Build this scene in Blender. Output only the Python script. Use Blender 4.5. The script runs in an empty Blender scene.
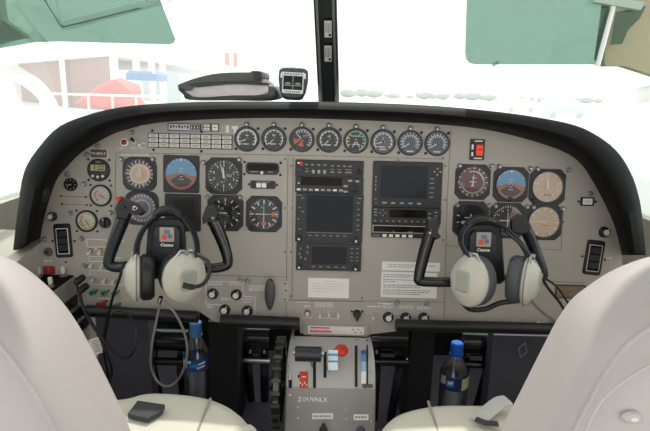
import bpy, bmesh, math, random
from mathutils import Vector, Matrix
random.seed(7)
R = math.radians
SC = bpy.context.scene
COL = SC.collection

# ------------------------------------------------------------------ camera
F = 520.0
ZC = 0.90
CAM = Vector((0.0, -1.14, ZC))
PITCH = R(13.4); ROLL = R(1.5)
cd = bpy.data.cameras.new('camera'); cam = bpy.data.objects.new('camera', cd); COL.objects.link(cam)
cd.sensor_fit = 'HORIZONTAL'; cd.sensor_width = 36.0; cd.lens = F / 650 * 36.0
cd.clip_start = 0.02; cd.clip_end = 3000
CM = Matrix.Rotation(R(90) - PITCH, 3, 'X') @ Matrix.Rotation(ROLL, 3, 'Z')
cam.matrix_world = Matrix.Translation(CAM) @ CM.to_4x4()
SC.camera = cam

# ------------------------------------------------------------------ world, sun, exposure
SC.view_settings.view_transform = 'Standard'
SC.view_settings.look = 'None'
SC.view_settings.gamma = 1.0
SC.view_settings.use_curve_mapping = False
SC.view_settings.exposure = 0.0
w = bpy.data.worlds.new('sky'); SC.world = w; w.use_nodes = True
bg = w.node_tree.nodes['Background']
bg.inputs[0].default_value = (0.99, 1.0, 1.0, 1); bg.inputs[1].default_value = 1.55
sl = bpy.data.lights.new('sun', 'SUN'); sun = bpy.data.objects.new('sun', sl); COL.objects.link(sun)
sl.energy = 3.2; sl.angle = R(1.0); sl.color = (1.0, 0.97, 0.9)
sun.location = (0.5, 6, 8)
sun.rotation_euler = Vector((0.10, 0.74, 1.0)).to_track_quat('Z', 'Y').to_euler()

# ------------------------------------------------------------------ helpers: picture pixel -> place
def ray(px, py):
    return CM @ Vector(((px - 325) / F, (215.5 - py) / F, -1.0))
TILT = R(8)
PU = Vector((1, 0, 0)); PV = Vector((0, math.sin(TILT), math.cos(TILT))); PN = Vector((0, -math.cos(TILT), math.sin(TILT)))
P0 = CAM + ray(325, 215.5) * 1.135
RP = Matrix((PU, PV, PN)).transposed()
def hit(px, py, p, n):
    d = ray(px, py)
    return CAM + d * ((p - CAM).dot(n) / d.dot(n))
def pp(px, py, n=0.0): return hit(px, py, P0 + PN * n, PN)      # on the plane n metres in front of the panel
def on_y(px, py, Y): return hit(px, py, Vector((0, Y, 0)), Vector((0, 1, 0)))
def on_z(px, py, Z): return hit(px, py, Vector((0, 0, Z)), Vector((0, 0, 1)))
def on_x(px, py, X): return hit(px, py, Vector((X, 0, 0)), Vector((1, 0, 0)))
FW = ray(325, 215.5)
def sc_at(p): return (p - CAM).dot(FW) / F                     # metres per pixel at a place
def pmat(px, py, n=0.0):
    return Matrix.Translation(pp(px, py, n)) @ RP.to_4x4()
def psc(px, py, n=0.0): return sc_at(pp(px, py, n))
def loc(p):                                                     # world point -> panel coordinates (u, v, n)
    return RP.transposed() @ (p - P0)
def pl(px, py, n=0.0): return loc(pp(px, py, n))
PM = Matrix.Translation(P0) @ RP.to_4x4()

# ------------------------------------------------------------------ materials
def lin(c):
    return tuple(((x / 255) / 12.92 if x <= 10.3 else ((x / 255 + 0.055) / 1.055) ** 2.4) for x in c)
MATS = {}
def mat(name, rgb, rough=0.5, metal=0.0, var=0.06, scale=60, bump=0.0, bscale=300, spec=0.5, emit=0, coat=0):
    if name in MATS: return MATS[name]
    m = bpy.data.materials.new(name); m.use_nodes = True; nt = m.node_tree
    b = nt.nodes['Principled BSDF']; c = lin(rgb)
    tc = nt.nodes.new('ShaderNodeTexCoord'); nz = nt.nodes.new('ShaderNodeTexNoise')
    nz.inputs['Scale'].default_value = scale; nz.inputs['Detail'].default_value = 3
    nt.links.new(tc.outputs['Object'], nz.inputs['Vector'])
    mx = nt.nodes.new('ShaderNodeMix'); mx.data_type = 'RGBA'
    mx.inputs[6].default_value = (*[max(0, x * (1 - var)) for x in c], 1)
    mx.inputs[7].default_value = (*[min(1, x * (1 + var)) for x in c], 1)
    nt.links.new(nz.outputs['Fac'], mx.inputs[0]); nt.links.new(mx.outputs[2], b.inputs['Base Color'])
    b.inputs['Roughness'].default_value = rough; b.inputs['Metallic'].default_value = metal
    b.inputs['Specular IOR Level'].default_value = spec
    if coat: b.inputs['Coat Weight'].default_value = coat; b.inputs['Coat Roughness'].default_value = 0.08
    if emit:
        b.inputs['Emission Color'].default_value = (*c, 1); b.inputs['Emission Strength'].default_value = emit
    if bump:
        n2 = nt.nodes.new('ShaderNodeTexNoise'); n2.inputs['Scale'].default_value = bscale; n2.inputs['Detail'].default_value = 4
        nt.links.new(tc.outputs['Object'], n2.inputs['Vector'])
        bp = nt.nodes.new('ShaderNodeBump'); bp.inputs['Strength'].default_value = bump; bp.inputs['Distance'].default_value = 0.002
        nt.links.new(n2.outputs['Fac'], bp.inputs['Height']); nt.links.new(bp.outputs[0], b.inputs['Normal'])
    MATS[name] = m; return m
def pane_mat(name, tint, gloss=0.06, haze=0.0, rough=0.02, hazecol=(0.9, 0.95, 0.93)):
    if name in MATS: return MATS[name]
    m = bpy.data.materials.new(name); m.use_nodes = True; nt = m.node_tree; nt.nodes.clear()
    o = nt.nodes.new('ShaderNodeOutputMaterial'); t = nt.nodes.new('ShaderNodeBsdfTransparent'); t.inputs[0].default_value = (*tint, 1)
    g = nt.nodes.new('ShaderNodeBsdfGlossy'); g.inputs['Roughness'].default_value = rough
    lw = nt.nodes.new('ShaderNodeFresnel'); lw.inputs['IOR'].default_value = 1.45
    ml = nt.nodes.new('ShaderNodeMath'); ml.operation = 'MULTIPLY'; ml.inputs[1].default_value = gloss / 0.04
    nt.links.new(lw.outputs[0], ml.inputs[0])
    mx = nt.nodes.new('ShaderNodeMixShader'); nt.links.new(ml.outputs[0], mx.inputs[0]); nt.links.new(t.outputs[0], mx.inputs[1]); nt.links.new(g.outputs[0], mx.inputs[2])
    last = mx
    if haze:
        tr = nt.nodes.new('ShaderNodeBsdfTranslucent'); tr.inputs[0].default_value = (*hazecol, 1)
        m2 = nt.nodes.new('ShaderNodeMixShader'); m2.inputs[0].default_value = haze
        nz = nt.nodes.new('ShaderNodeTexNoise'); nz.inputs['Scale'].default_value = 5
        mr = nt.nodes.new('ShaderNodeMapRange'); mr.inputs[3].default_value = haze * 0.85; mr.inputs[4].default_value = haze * 1.15
        nt.links.new(nz.outputs['Fac'], mr.inputs[0]); nt.links.new(mr.outputs[0], m2.inputs[0])
        nt.links.new(mx.outputs[0], m2.inputs[1]); nt.links.new(tr.outputs[0], m2.inputs[2]); last = m2
    nt.links.new(last.outputs[0], o.inputs[0]); MATS[name] = m; return m

PANEL = mat('panel_paint', (178, 171, 161), 0.55, bump=0.15, bscale=900, var=0.04, scale=14)
PLATE = mat('sub_panel_paint', (182, 177, 166), 0.5, var=0.03, scale=20)
SEAMM = mat('seam_dark', (118, 112, 104), 0.7)  # flat dark strips drawn for the panel seams, also on some screws
BEZ = mat('bezel_black', (37, 36, 37), 0.45, bump=0.1, bscale=1500)
RING = mat('bezel_ring', (58, 57, 58), 0.35)
BLK = mat('black_plastic', (24, 24, 26), 0.4)
SATIN = mat('satin_black_paint', (18, 19, 21), 0.22, coat=0.6, bump=0.05)
FACE = mat('gauge_face_black', (20, 20, 22), 0.6)
WHT = mat('marking_white', (240, 240, 237), 0.6)
CREAMW = mat('placard_white', (243, 240, 234), 0.6)
LGREY = mat('marking_grey', (150, 150, 148), 0.6)
GREYT = mat('placard_print', (140, 135, 130), 0.7)
KNOBT = mat('knob_tip', (226, 224, 218), 0.35)
SILV = mat('satin_metal', (176, 176, 172), 0.3, 0.9)
STEEL = mat('bright_steel', (205, 205, 200), 0.18, 1.0)
LAMPM = mat('post_lamp_grey', (138, 143, 152), 0.35, 0.3)
SCRW = mat('screw_dark', (40, 38, 36), 0.4, 0.4)
SCREEN = mat('screen_glass_dark', (19, 25, 29), 0.12, spec=0.2)
DISP = mat('display_window_dark', (26, 15, 16), 0.15, spec=0.15)
ORNG = mat('marking_orange', (225, 92, 48), 0.5)
REDM = mat('red_plastic', (205, 40, 34), 0.35)
REDM2 = mat('knob_red_orange', (214, 58, 36), 0.4)
GRNM = mat('green_plastic', (26, 130, 100), 0.4)
GRNA = mat('arc_green', (120, 205, 150), 0.5)
YELM = mat('arc_yellow', (220, 210, 90), 0.5)
BLUEM = mat('sky_blue', (108, 172, 206), 0.5)
BRWNM = mat('ground_brown', (176, 112, 74), 0.5)
DKBR = mat('dark_brown', (52, 38, 30), 0.5)
TANREFL = mat('face_reflection_tan', (216, 191, 162), 0.5)  # reflection of the pale seats painted into the dial face colour
PINKREFL = mat('face_reflection_pink', (218, 194, 168), 0.5)  # pink tint painted in for sunlit seats mirrored in the glass
MAROON = mat('face_maroon', (112, 46, 56), 0.5)
PALEG = mat('face_pale_green', (196, 200, 180), 0.5)
LILAC = mat('face_lilac', (140, 132, 150), 0.5)
SLATE = mat('face_slate', (70, 84, 104), 0.5)
GLEATH = mat('hood_leather', (13, 13, 14), 0.65, bump=0.5, bscale=500, var=0.1, spec=0.2)
HOODTOP = mat('hood_top_fabric', (26, 27, 27), 0.8, bump=0.3, spec=0.2)
LEATH = mat('seat_leather', (180, 173, 169), 0.5, bump=0.12, bscale=220, var=0.03, scale=6)
CUSH = mat('cushion_leather', (216, 212, 196), 0.55, bump=0.2, bscale=160, var=0.03, scale=8)
BEIGE = mat('trim_beige', (190, 186, 172), 0.5)
CONS = mat('console_grey', (150, 148, 144), 0.5)
DKGREY = mat('dark_grey_carpet', (96, 96, 104), 0.9, bump=0.6)
NEARBLK = mat('footwell_black', (17, 17, 18), 0.7)
EARC = mat('ear_shell_sage', (192, 189, 177), 0.35, var=0.05)
EARG = mat('ear_cushion_black', (26, 26, 28), 0.4, bump=0.3)
EARGY = mat('ear_cushion_grey', (78, 82, 84), 0.5, bump=0.3)
BLUEBLK = mat('grip_blue_black', (22, 32, 40), 0.3, coat=0.3)
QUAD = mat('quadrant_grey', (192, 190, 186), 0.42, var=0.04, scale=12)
QUADD = mat('quadrant_shade_grey', (160, 155, 150), 0.5)  # darker copy of the quadrant grey, shading put into the colour
GLS = pane_mat('gauge_glass', (0.97, 0.97, 0.97), 0.05)

# ------------------------------------------------------------------ mesh builder
def earc(cx, cy, r, a0, a1, n):
    return [(cx + r * math.cos(R(a0 + (a1 - a0) * i / n)), cy + r * math.sin(R(a0 + (a1 - a0) * i / n))) for i in range(n + 1)]
def rrect(cx, cy, w_, h, r, n=4):
    r = min(r, w_ / 2, h / 2); x, y = w_ / 2 - r, h / 2 - r
    return earc(cx + x, cy + y, r, 0, 90, n) + earc(cx - x, cy + y, r, 90, 180, n) + earc(cx - x, cy - y, r, 180, 270, n) + earc(cx + x, cy - y, r, 270, 360, n)
def octo(s, c):
    return [(s, -s + c), (s, s - c), (s - c, s), (-s + c, s), (-s, s - c), (-s, -s + c), (-s + c, -s), (s - c, -s)]
TEXTC = {}
def text_geo(s, bold=0.0):
    k = (s, bold)
    if k not in TEXTC:
        c = bpy.data.curves.new('t', 'FONT'); c.body = s; c.size = 1; c.align_x = 'CENTER'; c.align_y = 'CENTER'; c.resolution_u = 1
        c.offset = bold
        o = bpy.data.objects.new('t', c); COL.objects.link(o)
        dg = bpy.context.evaluated_depsgraph_get()
        me = bpy.data.meshes.new_from_object(o.evaluated_get(dg))
        TEXTC[k] = ([tuple(v.co) for v in me.vertices], [tuple(p.vertices) for p in me.polygons])
        bpy.data.objects.remove(o); bpy.data.curves.remove(c); bpy.data.meshes.remove(me)
    return TEXTC[k]
class MB:
    def __init__(s, k=1.0): s.v = []; s.f = []; s.m = []; s.k = k; s.T = None
    def add(s, vs, fs, mi=0):
        o = len(s.v)
        for p in vs:
            p = Vector(p)
            if s.T is not None: p = s.T @ p
            s.v.append(p * s.k)
        for f in fs: s.f.append([i + o for i in f]); s.m.append(mi)
        return s
    def box(s, cx, cy, cz, sx, sy, sz, mi=0):
        vs = [(cx + a * sx / 2, cy + b * sy / 2, cz + c * sz / 2) for c in (-1, 1) for b in (-1, 1) for a in (-1, 1)]
        return s.add(vs, [(0, 2, 3, 1), (4, 5, 7, 6), (0, 1, 5, 4), (2, 6, 7, 3), (0, 4, 6, 2), (1, 3, 7, 5)], mi)
    def prism(s, out, z0, z1, mi=0, ch=0.0):
        n = len(out)
        cx = sum(p[0] for p in out) / n; cy = sum(p[1] for p in out) / n
        rings = [[(x, y, z0) for x, y in out]]
        if ch:
            w_ = max(abs(p[0] - cx) for p in out); h = max(abs(p[1] - cy) for p in out)
            kx = max(0.1, 1 - ch / w_); ky = max(0.1, 1 - ch / h)
            rings.append([(x, y, z1 - ch) for x, y in out]); rings.append([(cx + (x - cx) * kx, cy + (y - cy) * ky, z1) for x, y in out])
        else: rings.append([(x, y, z1) for x, y in out])
        return s.loft(rings, mi)
    def loft(s, rings, mi=0, caps=True, closed=True):
        n = len(rings[0]); vs = [p for r_ in rings for p in r_]; fs = []
        for j in range(len(rings) - 1):
            for i in range(n if closed else n - 1):
                a = j * n + i; b = j * n + (i + 1) % n
                fs.append((a, b, b + n, a + n))
        if caps: fs.append(tuple(range(n - 1, -1, -1))); fs.append(tuple(range((len(rings) - 1) * n, len(rings) * n)))
        return s.add(vs, fs, mi)
    def cyl(s, cx, cy, z0, z1, r, mi=0, seg=20, r2=None, ch=0.0):
        r2 = r if r2 is None else r2
        rings = [[(cx + r * math.cos(t), cy + r * math.sin(t), z0) for t in [2 * math.pi * i / seg for i in range(seg)]]]
        if ch: rings.append([(cx + r2 * math.cos(t), cy + r2 * math.sin(t), z1 - ch) for t in [2 * math.pi * i / seg for i in range(seg)]]); r2 = r2 - ch
        rings.append([(cx + r2 * math.cos(t), cy + r2 * math.sin(t), z1) for t in [2 * math.pi * i / seg for i in range(seg)]])
        return s.loft(rings, mi)
    def lathe(s, prof, mi=0, seg=28, cx=0, cy=0, ex=1.0, ey=1.0, caps=True):
        rings = [[(cx + r * ex * math.cos(t), cy + r * ey * math.sin(t), z) for t in [2 * math.pi * i / seg for i in range(seg)]] for r, z in prof]
        return s.loft(rings, mi, caps)
    def tube(s, pts, r, mi=0, seg=8, flat=1.0, up=None):
        pts = [Vector(p) for p in pts]; rs = r if isinstance(r, (list, tuple)) else [r] * len(pts)
        rings = []; prev = Vector(up) if up else Vector((0.013, 0.017, 1))
        for i, p in enumerate(pts):
            d = (pts[min(i + 1, len(pts) - 1)] - pts[max(i - 1, 0)]).normalized()
            a = prev - d * prev.dot(d)
            if a.length < 1e-4: a = Vector((1, 0.1, 0)) - d * d.x
            a.normalize(); b = d.cross(a); prev = a
            rings.append([tuple(p + (a * math.cos(t) * rs[i] * flat + b * math.sin(t) * rs[i])) for t in [2 * math.pi * k / seg for k in range(seg)]])
        return s.loft(rings, mi)
    def arc(s, r0, r1, a0, a1, z, mi=0, n=16, cx=0, cy=0):          # flat arc, degrees clockwise from the top
        vs = []
        for i in range(n + 1):
            t = R(a0 + (a1 - a0) * i / n); vs += [(cx + r0 * math.sin(t), cy + r0 * math.cos(t), z), (cx + r1 * math.sin(t), cy + r1 * math.cos(t), z)]
        return s.add(vs, [(2 * i, 2 * i + 1, 2 * i + 3, 2 * i + 2) for i in range(n)], mi)
    def tick(s, r0, r1, a, w_, z, mi=0, w2=None, cx=0, cy=0):
        t = R(a); d = (math.sin(t), math.cos(t)); q = (d[1], -d[0]); w2 = w_ if w2 is None else w2
        return s.add([(cx + d[0] * r0 + q[0] * w_ / 2, cy + d[1] * r0 + q[1] * w_ / 2, z), (cx + d[0] * r0 - q[0] * w_ / 2, cy + d[1] * r0 - q[1] * w_ / 2, z),
                      (cx + d[0] * r1 - q[0] * w2 / 2, cy + d[1] * r1 - q[1] * w2 / 2, z), (cx + d[0] * r1 + q[0] * w2 / 2, cy + d[1] * r1 + q[1] * w2 / 2, z)], [(0, 1, 2, 3)], mi)
    def rect(s, cx, cy, z, w_, h, mi=0):
        return s.add([(cx - w_ / 2, cy - h / 2, z), (cx + w_ / 2, cy - h / 2, z), (cx + w_ / 2, cy + h / 2, z), (cx - w_ / 2, cy + h / 2, z)], [(0, 1, 2, 3)], mi)
    def text(s, st, cx, cy, z, size, mi=0, bold=0.0, shear=0.0, rot=0.0):
        vs, fs = text_geo(st, bold); c, sn = math.cos(R(rot)), math.sin(R(rot))
        out = []
        for x, y, _ in vs:
            x = (x + shear * y) * size; y = y * size
            out.append((cx + x * c - y * sn, cy + x * sn + y * c, z))
        return s.add(out, fs, mi)
    def build(s, name, mats, parent=None, M=None, sharp=35):
        me = bpy.data.meshes.new(name); me.from_pydata([tuple(p) for p in s.v], [], s.f)
        for m in (mats if isinstance(mats, (list, tuple)) else [mats]): me.materials.append(m)
        me.polygons.foreach_set('material_index', s.m); me.polygons.foreach_set('use_smooth', [True] * len(s.f))
        bm = bmesh.new(); bm.from_mesh(me); bmesh.ops.recalc_face_normals(bm, faces=[f for f in bm.faces]); bm.to_mesh(me); bm.free()
        me.set_sharp_from_angle(angle=R(sharp)); me.update()
        o = bpy.data.objects.new(name, me); COL.objects.link(o)
        if parent: o.parent = parent
        if M is not None: o.matrix_local = M
        return o
def props(o, label=None, cat=None, group=None, kind=None):
    if label: o['label'] = label
    if cat: o['category'] = cat
    if group: o['group'] = group
    if kind: o['kind'] = kind
    return o
def thing(name, label, cat, M=None, group=None):
    o = bpy.data.objects.new(name, None); COL.objects.link(o); o.empty_display_size = 0.02
    if M is not None: o.matrix_world = M
    return props(o, label, cat, group)
def catmull(pts, n=6, closed=False):
    out = []; L = len(pts)
    P = [Vector(p) for p in pts]
    rng = range(L if closed else L - 1)
    for i in rng:
        p0 = P[(i - 1) % L] if closed or i > 0 else P[0]; p1 = P[i]; p2 = P[(i + 1) % L]; p3 = P[(i + 2) % L] if closed or i + 2 < L else P[-1]
        for k in range(n):
            t = k / n
            out.append(0.5 * ((2 * p1) + (p2 - p0) * t + (2 * p0 - 5 * p1 + 4 * p2 - p3) * t * t + (3 * p1 - p0 - 3 * p2 + p3) * t ** 3))
    if not closed: out.append(P[-1])
    return out
def wire(name, mtl, pts, r, parent=None, label=None, cat=None, group=None, n=8, seg=8):
    m = MB(); m.tube(catmull(pts, n), r, seg=seg); o = m.build(name, mtl, parent)
    if label: props(o, label, cat, group)
    return o

# ================================================================== EXTERIOR
GZ = -1.35
APR = mat('apron_concrete', (205, 208, 206), 0.9, var=0.05, scale=0.2)
m = MB(); m.add([(-400, 3.0, GZ), (400, 3.0, GZ), (400, 900, GZ), (-400, 900, GZ)], [(0, 1, 2, 3)])
m.add([(-400, -30, GZ), (400, -30, GZ), (400, 3.0, GZ), (-400, 3.0, GZ)], [(0, 1, 2, 3)])
props(m.build('ground', APR), kind='structure')
# hangar
def wallseg(m, a, b, z0, z1, th, mi=0):
    a = Vector(a); b = Vector(b); d = (b - a).normalized(); q = Vector((d.y, -d.x, 0)) * th / 2
    vs = [a + q, b + q, b - q, a - q]
    m.add([(p.x, p.y, z0) for p in vs] + [(p.x, p.y, z1) for p in vs], [(0, 1, 2, 3), (4, 5, 6, 7), (0, 1, 5, 4), (1, 2, 6, 5), (2, 3, 7, 6), (3, 0, 4, 7)], mi)
HB = mat('hangar_wall_rust', (150, 110, 102), 0.8, var=0.08, scale=0.8)
HW = mat('hangar_white', (235, 235, 232), 0.7)
HS = mat('hangar_dark_opening', (170, 180, 182), 0.8)
cL = on_y(8, 62, 75); cC = on_y(113, 49, 45); cR = on_y(178, 58, 62)
def xy(p): return (p.x, p.y, 0)
h = thing('hangar', 'low rust-brown hangar with a flat white roof and white columns, seen through left windshield', 'building', Matrix.Translation((cC.x, cC.y, GZ)))
inv = Matrix.Translation((-cC.x, -cC.y, -GZ))
def ext(mb, name, mats, parent, o): 
    for i in range(len(mb.v)): mb.v[i] = mb.v[i] - Vector(o)
    return mb.build(name, mats, parent)
zt = cC.z
m = MB(); wallseg(m, xy(cL), xy(cC), GZ, zt - 0.6, 0.4); ext(m, 'side_wall', HB, h, (cC.x, cC.y, GZ))
q = on_y(138, 60, 52)
m = MB(); wallseg(m, xy(q), xy(cR), GZ, zt - 1.2, 0.4); ext(m, 'end_wall', HS, h, (cC.x, cC.y, GZ))
back = Vector((cL.x + 10, 100, 0))
m = MB(); a, b, c_ = xy(cL + Vector((-1.2, -1, 0))), xy(cC + Vector((0.3, -1.2, 0))), xy(cR + Vector((0.5, -0.5, 0)))
m.add([(p[0], p[1], zt - 0.6 + k) for k in (0, 0.55) for p in (a, b, c_, (cL.x + 25, 105, 0))], [(0, 1, 2, 3), (4, 5, 6, 7), (0, 1, 5, 4), (1, 2, 6, 5), (2, 3, 7, 6), (3, 0, 4, 7)])
ext(m, 'roof', HW, h, (cC.x, cC.y, GZ))
for px_, Y in ((64, 54), (115, 44.6), (137, 48.5), (152, 52), (163, 55.5)):
    p = on_y(px_, 60, Y); m = MB(); m.box(p.x, p.y - 0.3, (zt + GZ) / 2 - 0.3, 0.55, 0.4, zt - GZ - 0.6); ext(m, 'column', HW, h, (cC.x, cC.y, GZ))
# red covered trolley
RT = mat('red_tarpaulin', (205, 70, 66), 0.7, var=0.1, scale=3)
t = thing('covered_trolley', 'lumpy load under a red tarpaulin standing outside in front of the hangar', 'covered cart', Matrix.Translation(xy(on_y(113, 100, 26)) [:2] + (GZ,)))
o0 = on_y(113, 100, 26); o0 = Vector((o0.x, o0.y, GZ))
tp = [(82, 104), (88, 96), (97, 91), (104, 84), (113, 80), (124, 79), (134, 82), (138, 90), (140, 98), (141, 108), (110, 109)]
m = MB(); rings = []
for dy, k in ((-1.2, 0.6), (-0.9, 0.88), (0, 1.0), (0.9, 0.88), (1.2, 0.6)):
    c0 = on_y(113, 97, 26)
    rings.append([tuple((c0 + (on_y(x, y, 26) - c0) * k + Vector((0.15 * math.sin(i * 2.1 + dy), dy, 0.1 * math.sin(i * 1.7)))) - o0) for i, (x, y) in enumerate(tp)])
m.loft(rings); m.build('tarpaulin', RT, t)
for sx in (-1, 1):
    for sy in (-0.7, 0.7):
        m = MB(); m.T = Matrix.Translation((sx, sy, 0.3)) @ Matrix.Rotation(R(90), 4, 'X'); m.cyl(0, 0, -0.1, 0.1, 0.3); m.build('wheel', BLK, t)
m = MB(); m.box(0, 0, 0.62, 2.4, 1.5, 0.25); m.build('deck', HW, t)
t = thing('tug', 'small blue ramp vehicle with white cab beside the red tarpaulin load', 'vehicle', Matrix.Translation((on_y(148, 90, 34).x, 34, GZ)))
BL = mat('vehicle_blue', (60, 110, 170), 0.4)
ztug = on_y(148, 72, 34).z - GZ
m = MB(); m.prism(rrect(0, 0, 1.9, 2.8, 0.2), ztug - 0.55, ztug, ch=0.15); m.build('canopy', BL, t)
m = MB(); m.prism(rrect(0, 0, 1.6, 2.6, 0.2), 0.5, 1.3, ch=0.1); m.build('body', HW, t)
for sx in (-0.8, 0.8):
    for sy in (-1, 1):
        m = MB(); m.T = Matrix.Translation((sx, sy, 0.35)) @ Matrix.Rotation(R(90), 4, 'Y'); m.cyl(0, 0, -0.12, 0.12, 0.35); m.build('wheel', BLK, t)
        m = MB(); m.box(sx * 0.9, sy, (ztug + 0.9) / 2 - 0.1, 0.09, 0.09, ztug - 1.3 + 0.2); m.build('roof_post', HW, t)
# railing
t = thing('railing', 'white pipe railing on the apron in front of the hangar wall', 'railing', Matrix.Translation((on_y(100, 95, 24).x, 24, GZ)))
x0, x1 = on_y(40, 95, 24).x, on_y(160, 97, 24).x; xm = on_y(100, 95, 24).x
zr = on_y(100, 95, 24).z - GZ
m = MB(); m.tube([(x0 - xm, 0, zr), (x1 - xm, 0, zr)], 0.05); m.tube([(x0 - xm, 0, zr * 0.6), (x1 - xm, 0, zr * 0.6)], 0.04); m.build('rail', HW, t)
for k in range(6):
    m = MB(); m.cyl(x0 - xm + (x1 - x0) * k / 5, 0, 0, zr, 0.05); m.build('post', HW, t)
# flag
t = thing('flag_pole', 'far flag pole with a red and white flag beyond the dark pouch', 'flag pole', Matrix.Translation((on_y(238, 80, 70).x, 70, GZ)))
pz = on_y(238, 50, 70).z - GZ
m = MB(); m.cyl(0, 0, 0, pz, 0.06); m.build('pole', HW, t)
fm = MB()
for i, mi in ((0, 0), (1, 1), (2, 0)):
    fm.add([(-1.7 + i * 0.55, 0.1 * i, pz - 1.9 - 0.1 * i), (-1.15 + i * 0.55, 0.1 * i + 0.1, pz - 2.0 - 0.1 * i), (-1.15 + i * 0.55, 0.1 * i + 0.1, pz - 0.4), (-1.7 + i * 0.55, 0.1 * i, pz - 0.3)], [(0, 1, 2, 3)], mi)
fo = fm.build('cloth', [mat('flag_red', (230, 120, 120), 0.8), HW], t); md = fo.modifiers.new('s', 'SOLIDIFY'); md.thickness = 0.02
# far trees on the right
TR = mat('far_foliage', (148, 158, 146), 0.9, var=0.1, scale=0.5)
for i in range(22):
    px_ = 350 + i * 12 + random.uniform(-4, 4); Y = 260 + (22 if i % 2 else -22) + random.uniform(-6, 6)
    p = on_y(px_, 90, Y); hh = random.uniform(1.6, 4.6)
    t = thing('distant_tree', 'pale distant tree in the line along the far side of the airfield', 'tree', Matrix.Translation((p.x, Y, GZ)), 'far tree line beyond the right windshield')
    m = MB(); m.cyl(0, 0, 0, hh * 0.4, 0.35, seg=6); m.build('trunk', DKBR, t)
    bm = bmesh.new(); bmesh.ops.create_icosphere(bm, subdivisions=2, radius=1)
    for v in bm.verts: v.co = Vector((v.co.x * (hh * 0.8 + 1.2), v.co.y * hh * 0.6, v.co.z * hh * 0.5 + hh * 0.5)) * random.uniform(0.9, 1.08)
    me = bpy.data.meshes.new('crown'); bm.to_mesh(me); bm.free(); me.materials.append(TR); o = bpy.data.objects.new('crown', me); COL.objects.link(o); o.parent = t
# parked vehicles / small planes far right
for i, (px_, Y, c, lb) in enumerate(((565, 60, (190, 200, 215), 'faint grey parked van on the apron at the far right'), (520, 80, (215, 205, 200), 'faint sand coloured parked van on the apron left of the grey one'))):
    p = on_y(px_, 100, Y); t = thing('parked_van', lb, 'van', Matrix.Translation((p.x, Y, GZ)))
    m = MB(); m.T = Matrix.Rotation(R(90), 4, 'X'); m.prism([(-2.4, 0.4), (2.4, 0.4), (2.4, 1.1), (1.7, 1.3), (1.2, 2.0), (-2.4, 2.0)], -0.9, 0.9); m.build('body', mat('van_%d' % i, c, 0.5), t)
    for sx in (-1.5, 1.5):
        m = MB(); m.T = Matrix.Translation((sx, -0.85, 0.35)) @ Matrix.Rotation(R(90), 4, 'X'); m.cyl(0, 0, -0.1, 0.1, 0.35); m.build('wheel', HS, t)

# ================================================================== CABIN SHELL
FLOORM = mat('cabin_floor_carpet', (96, 96, 102), 0.9, bump=0.5)
m = MB(); m.box(0, -0.45, -0.02, 1.56, 2.0, 0.04); props(m.build('floor', FLOORM), kind='structure')
FWALL = mat('firewall_dark', (24, 24, 26), 0.7)
m = MB(); m.box(0, 0.56, 0.35, 1.5, 0.03, 0.70); props(m.build('wall_front', FWALL), kind='structure')
WIN = pane_mat('windshield_glass', (0.95, 0.98, 0.97), 0.05, haze=0.2)  # translucent haze mixed into the panes to wash out the view outside
SIDEG = pane_mat('side_glass', (0.93, 1.0, 0.96), 0.02, haze=0.3)  # haze put into the side panes to brighten them
PILW = mat('pillar_white', (246, 246, 243), 0.5)
TRANSL = pane_mat('trim_translucent_glare', (1, 1, 1), 0.01, haze=.75, hazecol=(.97, .97, .96))  # translucency put in so the pillars whiten like outside glare
# centre post
POSTD = mat('post_dark_green', (60, 67, 64), 0.5, var=0.05); POSTL = mat('post_edge_light', (138, 146, 134), 0.5)
pb = [on_y(329, 104, 0.50), on_y(325, 0, 0.22), on_y(323.5, -50, 0.08)]
hw = [10.3, 11.5, 12.5, 16.0]
pb.append(pb[2] + (pb[2] - pb[1]) * ((1.355 - pb[2].z) / (pb[2].z - pb[1].z)))
def strip(m, offs, dz, mi, ww):
    rings = []
    for p, h_ in zip(pb, hw):
        s_ = sc_at(p); c = p + Vector((offs * h_ * s_, 0, 0)); d = Vector((0, -0.45, -0.9)).normalized()
        a = ww * h_ * s_
        rings.append([tuple(c + Vector((-a, 0, 0)) + d * dz), tuple(c + Vector((a, 0, 0)) + d * dz), tuple(c + Vector((a, 0, 0)) - d * 0.03), tuple(c + Vector((-a, 0, 0)) - d * 0.03)])
    m.loft(rings, mi)
m = MB(); strip(m, 0, 0.004, 0, 1.0); strip(m, -0.72, 0.010, 1, 0.10); strip(m, 0.72, 0.010, 1, 0.10); strip(m, -0.93, 0.006, 0, 0.07)
post = m.build('windshield_post', [POSTD, POSTL]); props(post, 'dark green-grey centre post dividing the windshield, with two small placards', 'window post')
for (px_, py_, hh, st) in ((328, 29, 22, 0), (328, 53.5, 22, 1)):
    tt = (104 - py_) / 104.0; Y = 0.50 - 0.28 * tt
    c = on_y(px_, py_, Y); s_ = sc_at(c); ax = (pb[1] - pb[0]).normalized(); nn = Vector((1, 0, 0)).cross(ax).normalized()
    if nn.y > 0: nn = -nn
    M = Matrix((Vector((1, 0, 0)), ax, nn)).transposed().to_4x4(); M.translation = hit(px_, py_, pb[0] + Vector((0, -0.45, -0.9)).normalized() * 0.012, nn)
    m = MB(s_); m.T = None; m.prism(rrect(0, 0, 8.4, hh, 1), -3, 0.3, 0); m.prism(rrect(0, 0, 7.2, hh - 1.6, 0.6), 0.3, 0.45, 1)
    for k in range(4): m.rect(-2.4 + k * 1.5, 1.5 + (k % 2), 0.6, 0.5, hh * 0.55, 2)
    m.rect(1.8, -hh * 0.32, 0.6, 2.2, 3.2, 0)
    o = m.build('placard', [BLK, CREAMW, GREYT], M=M) 
    props(o, ['upper white placard on the dark centre post', 'lower white placard on the dark centre post'][st], 'placard')
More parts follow.
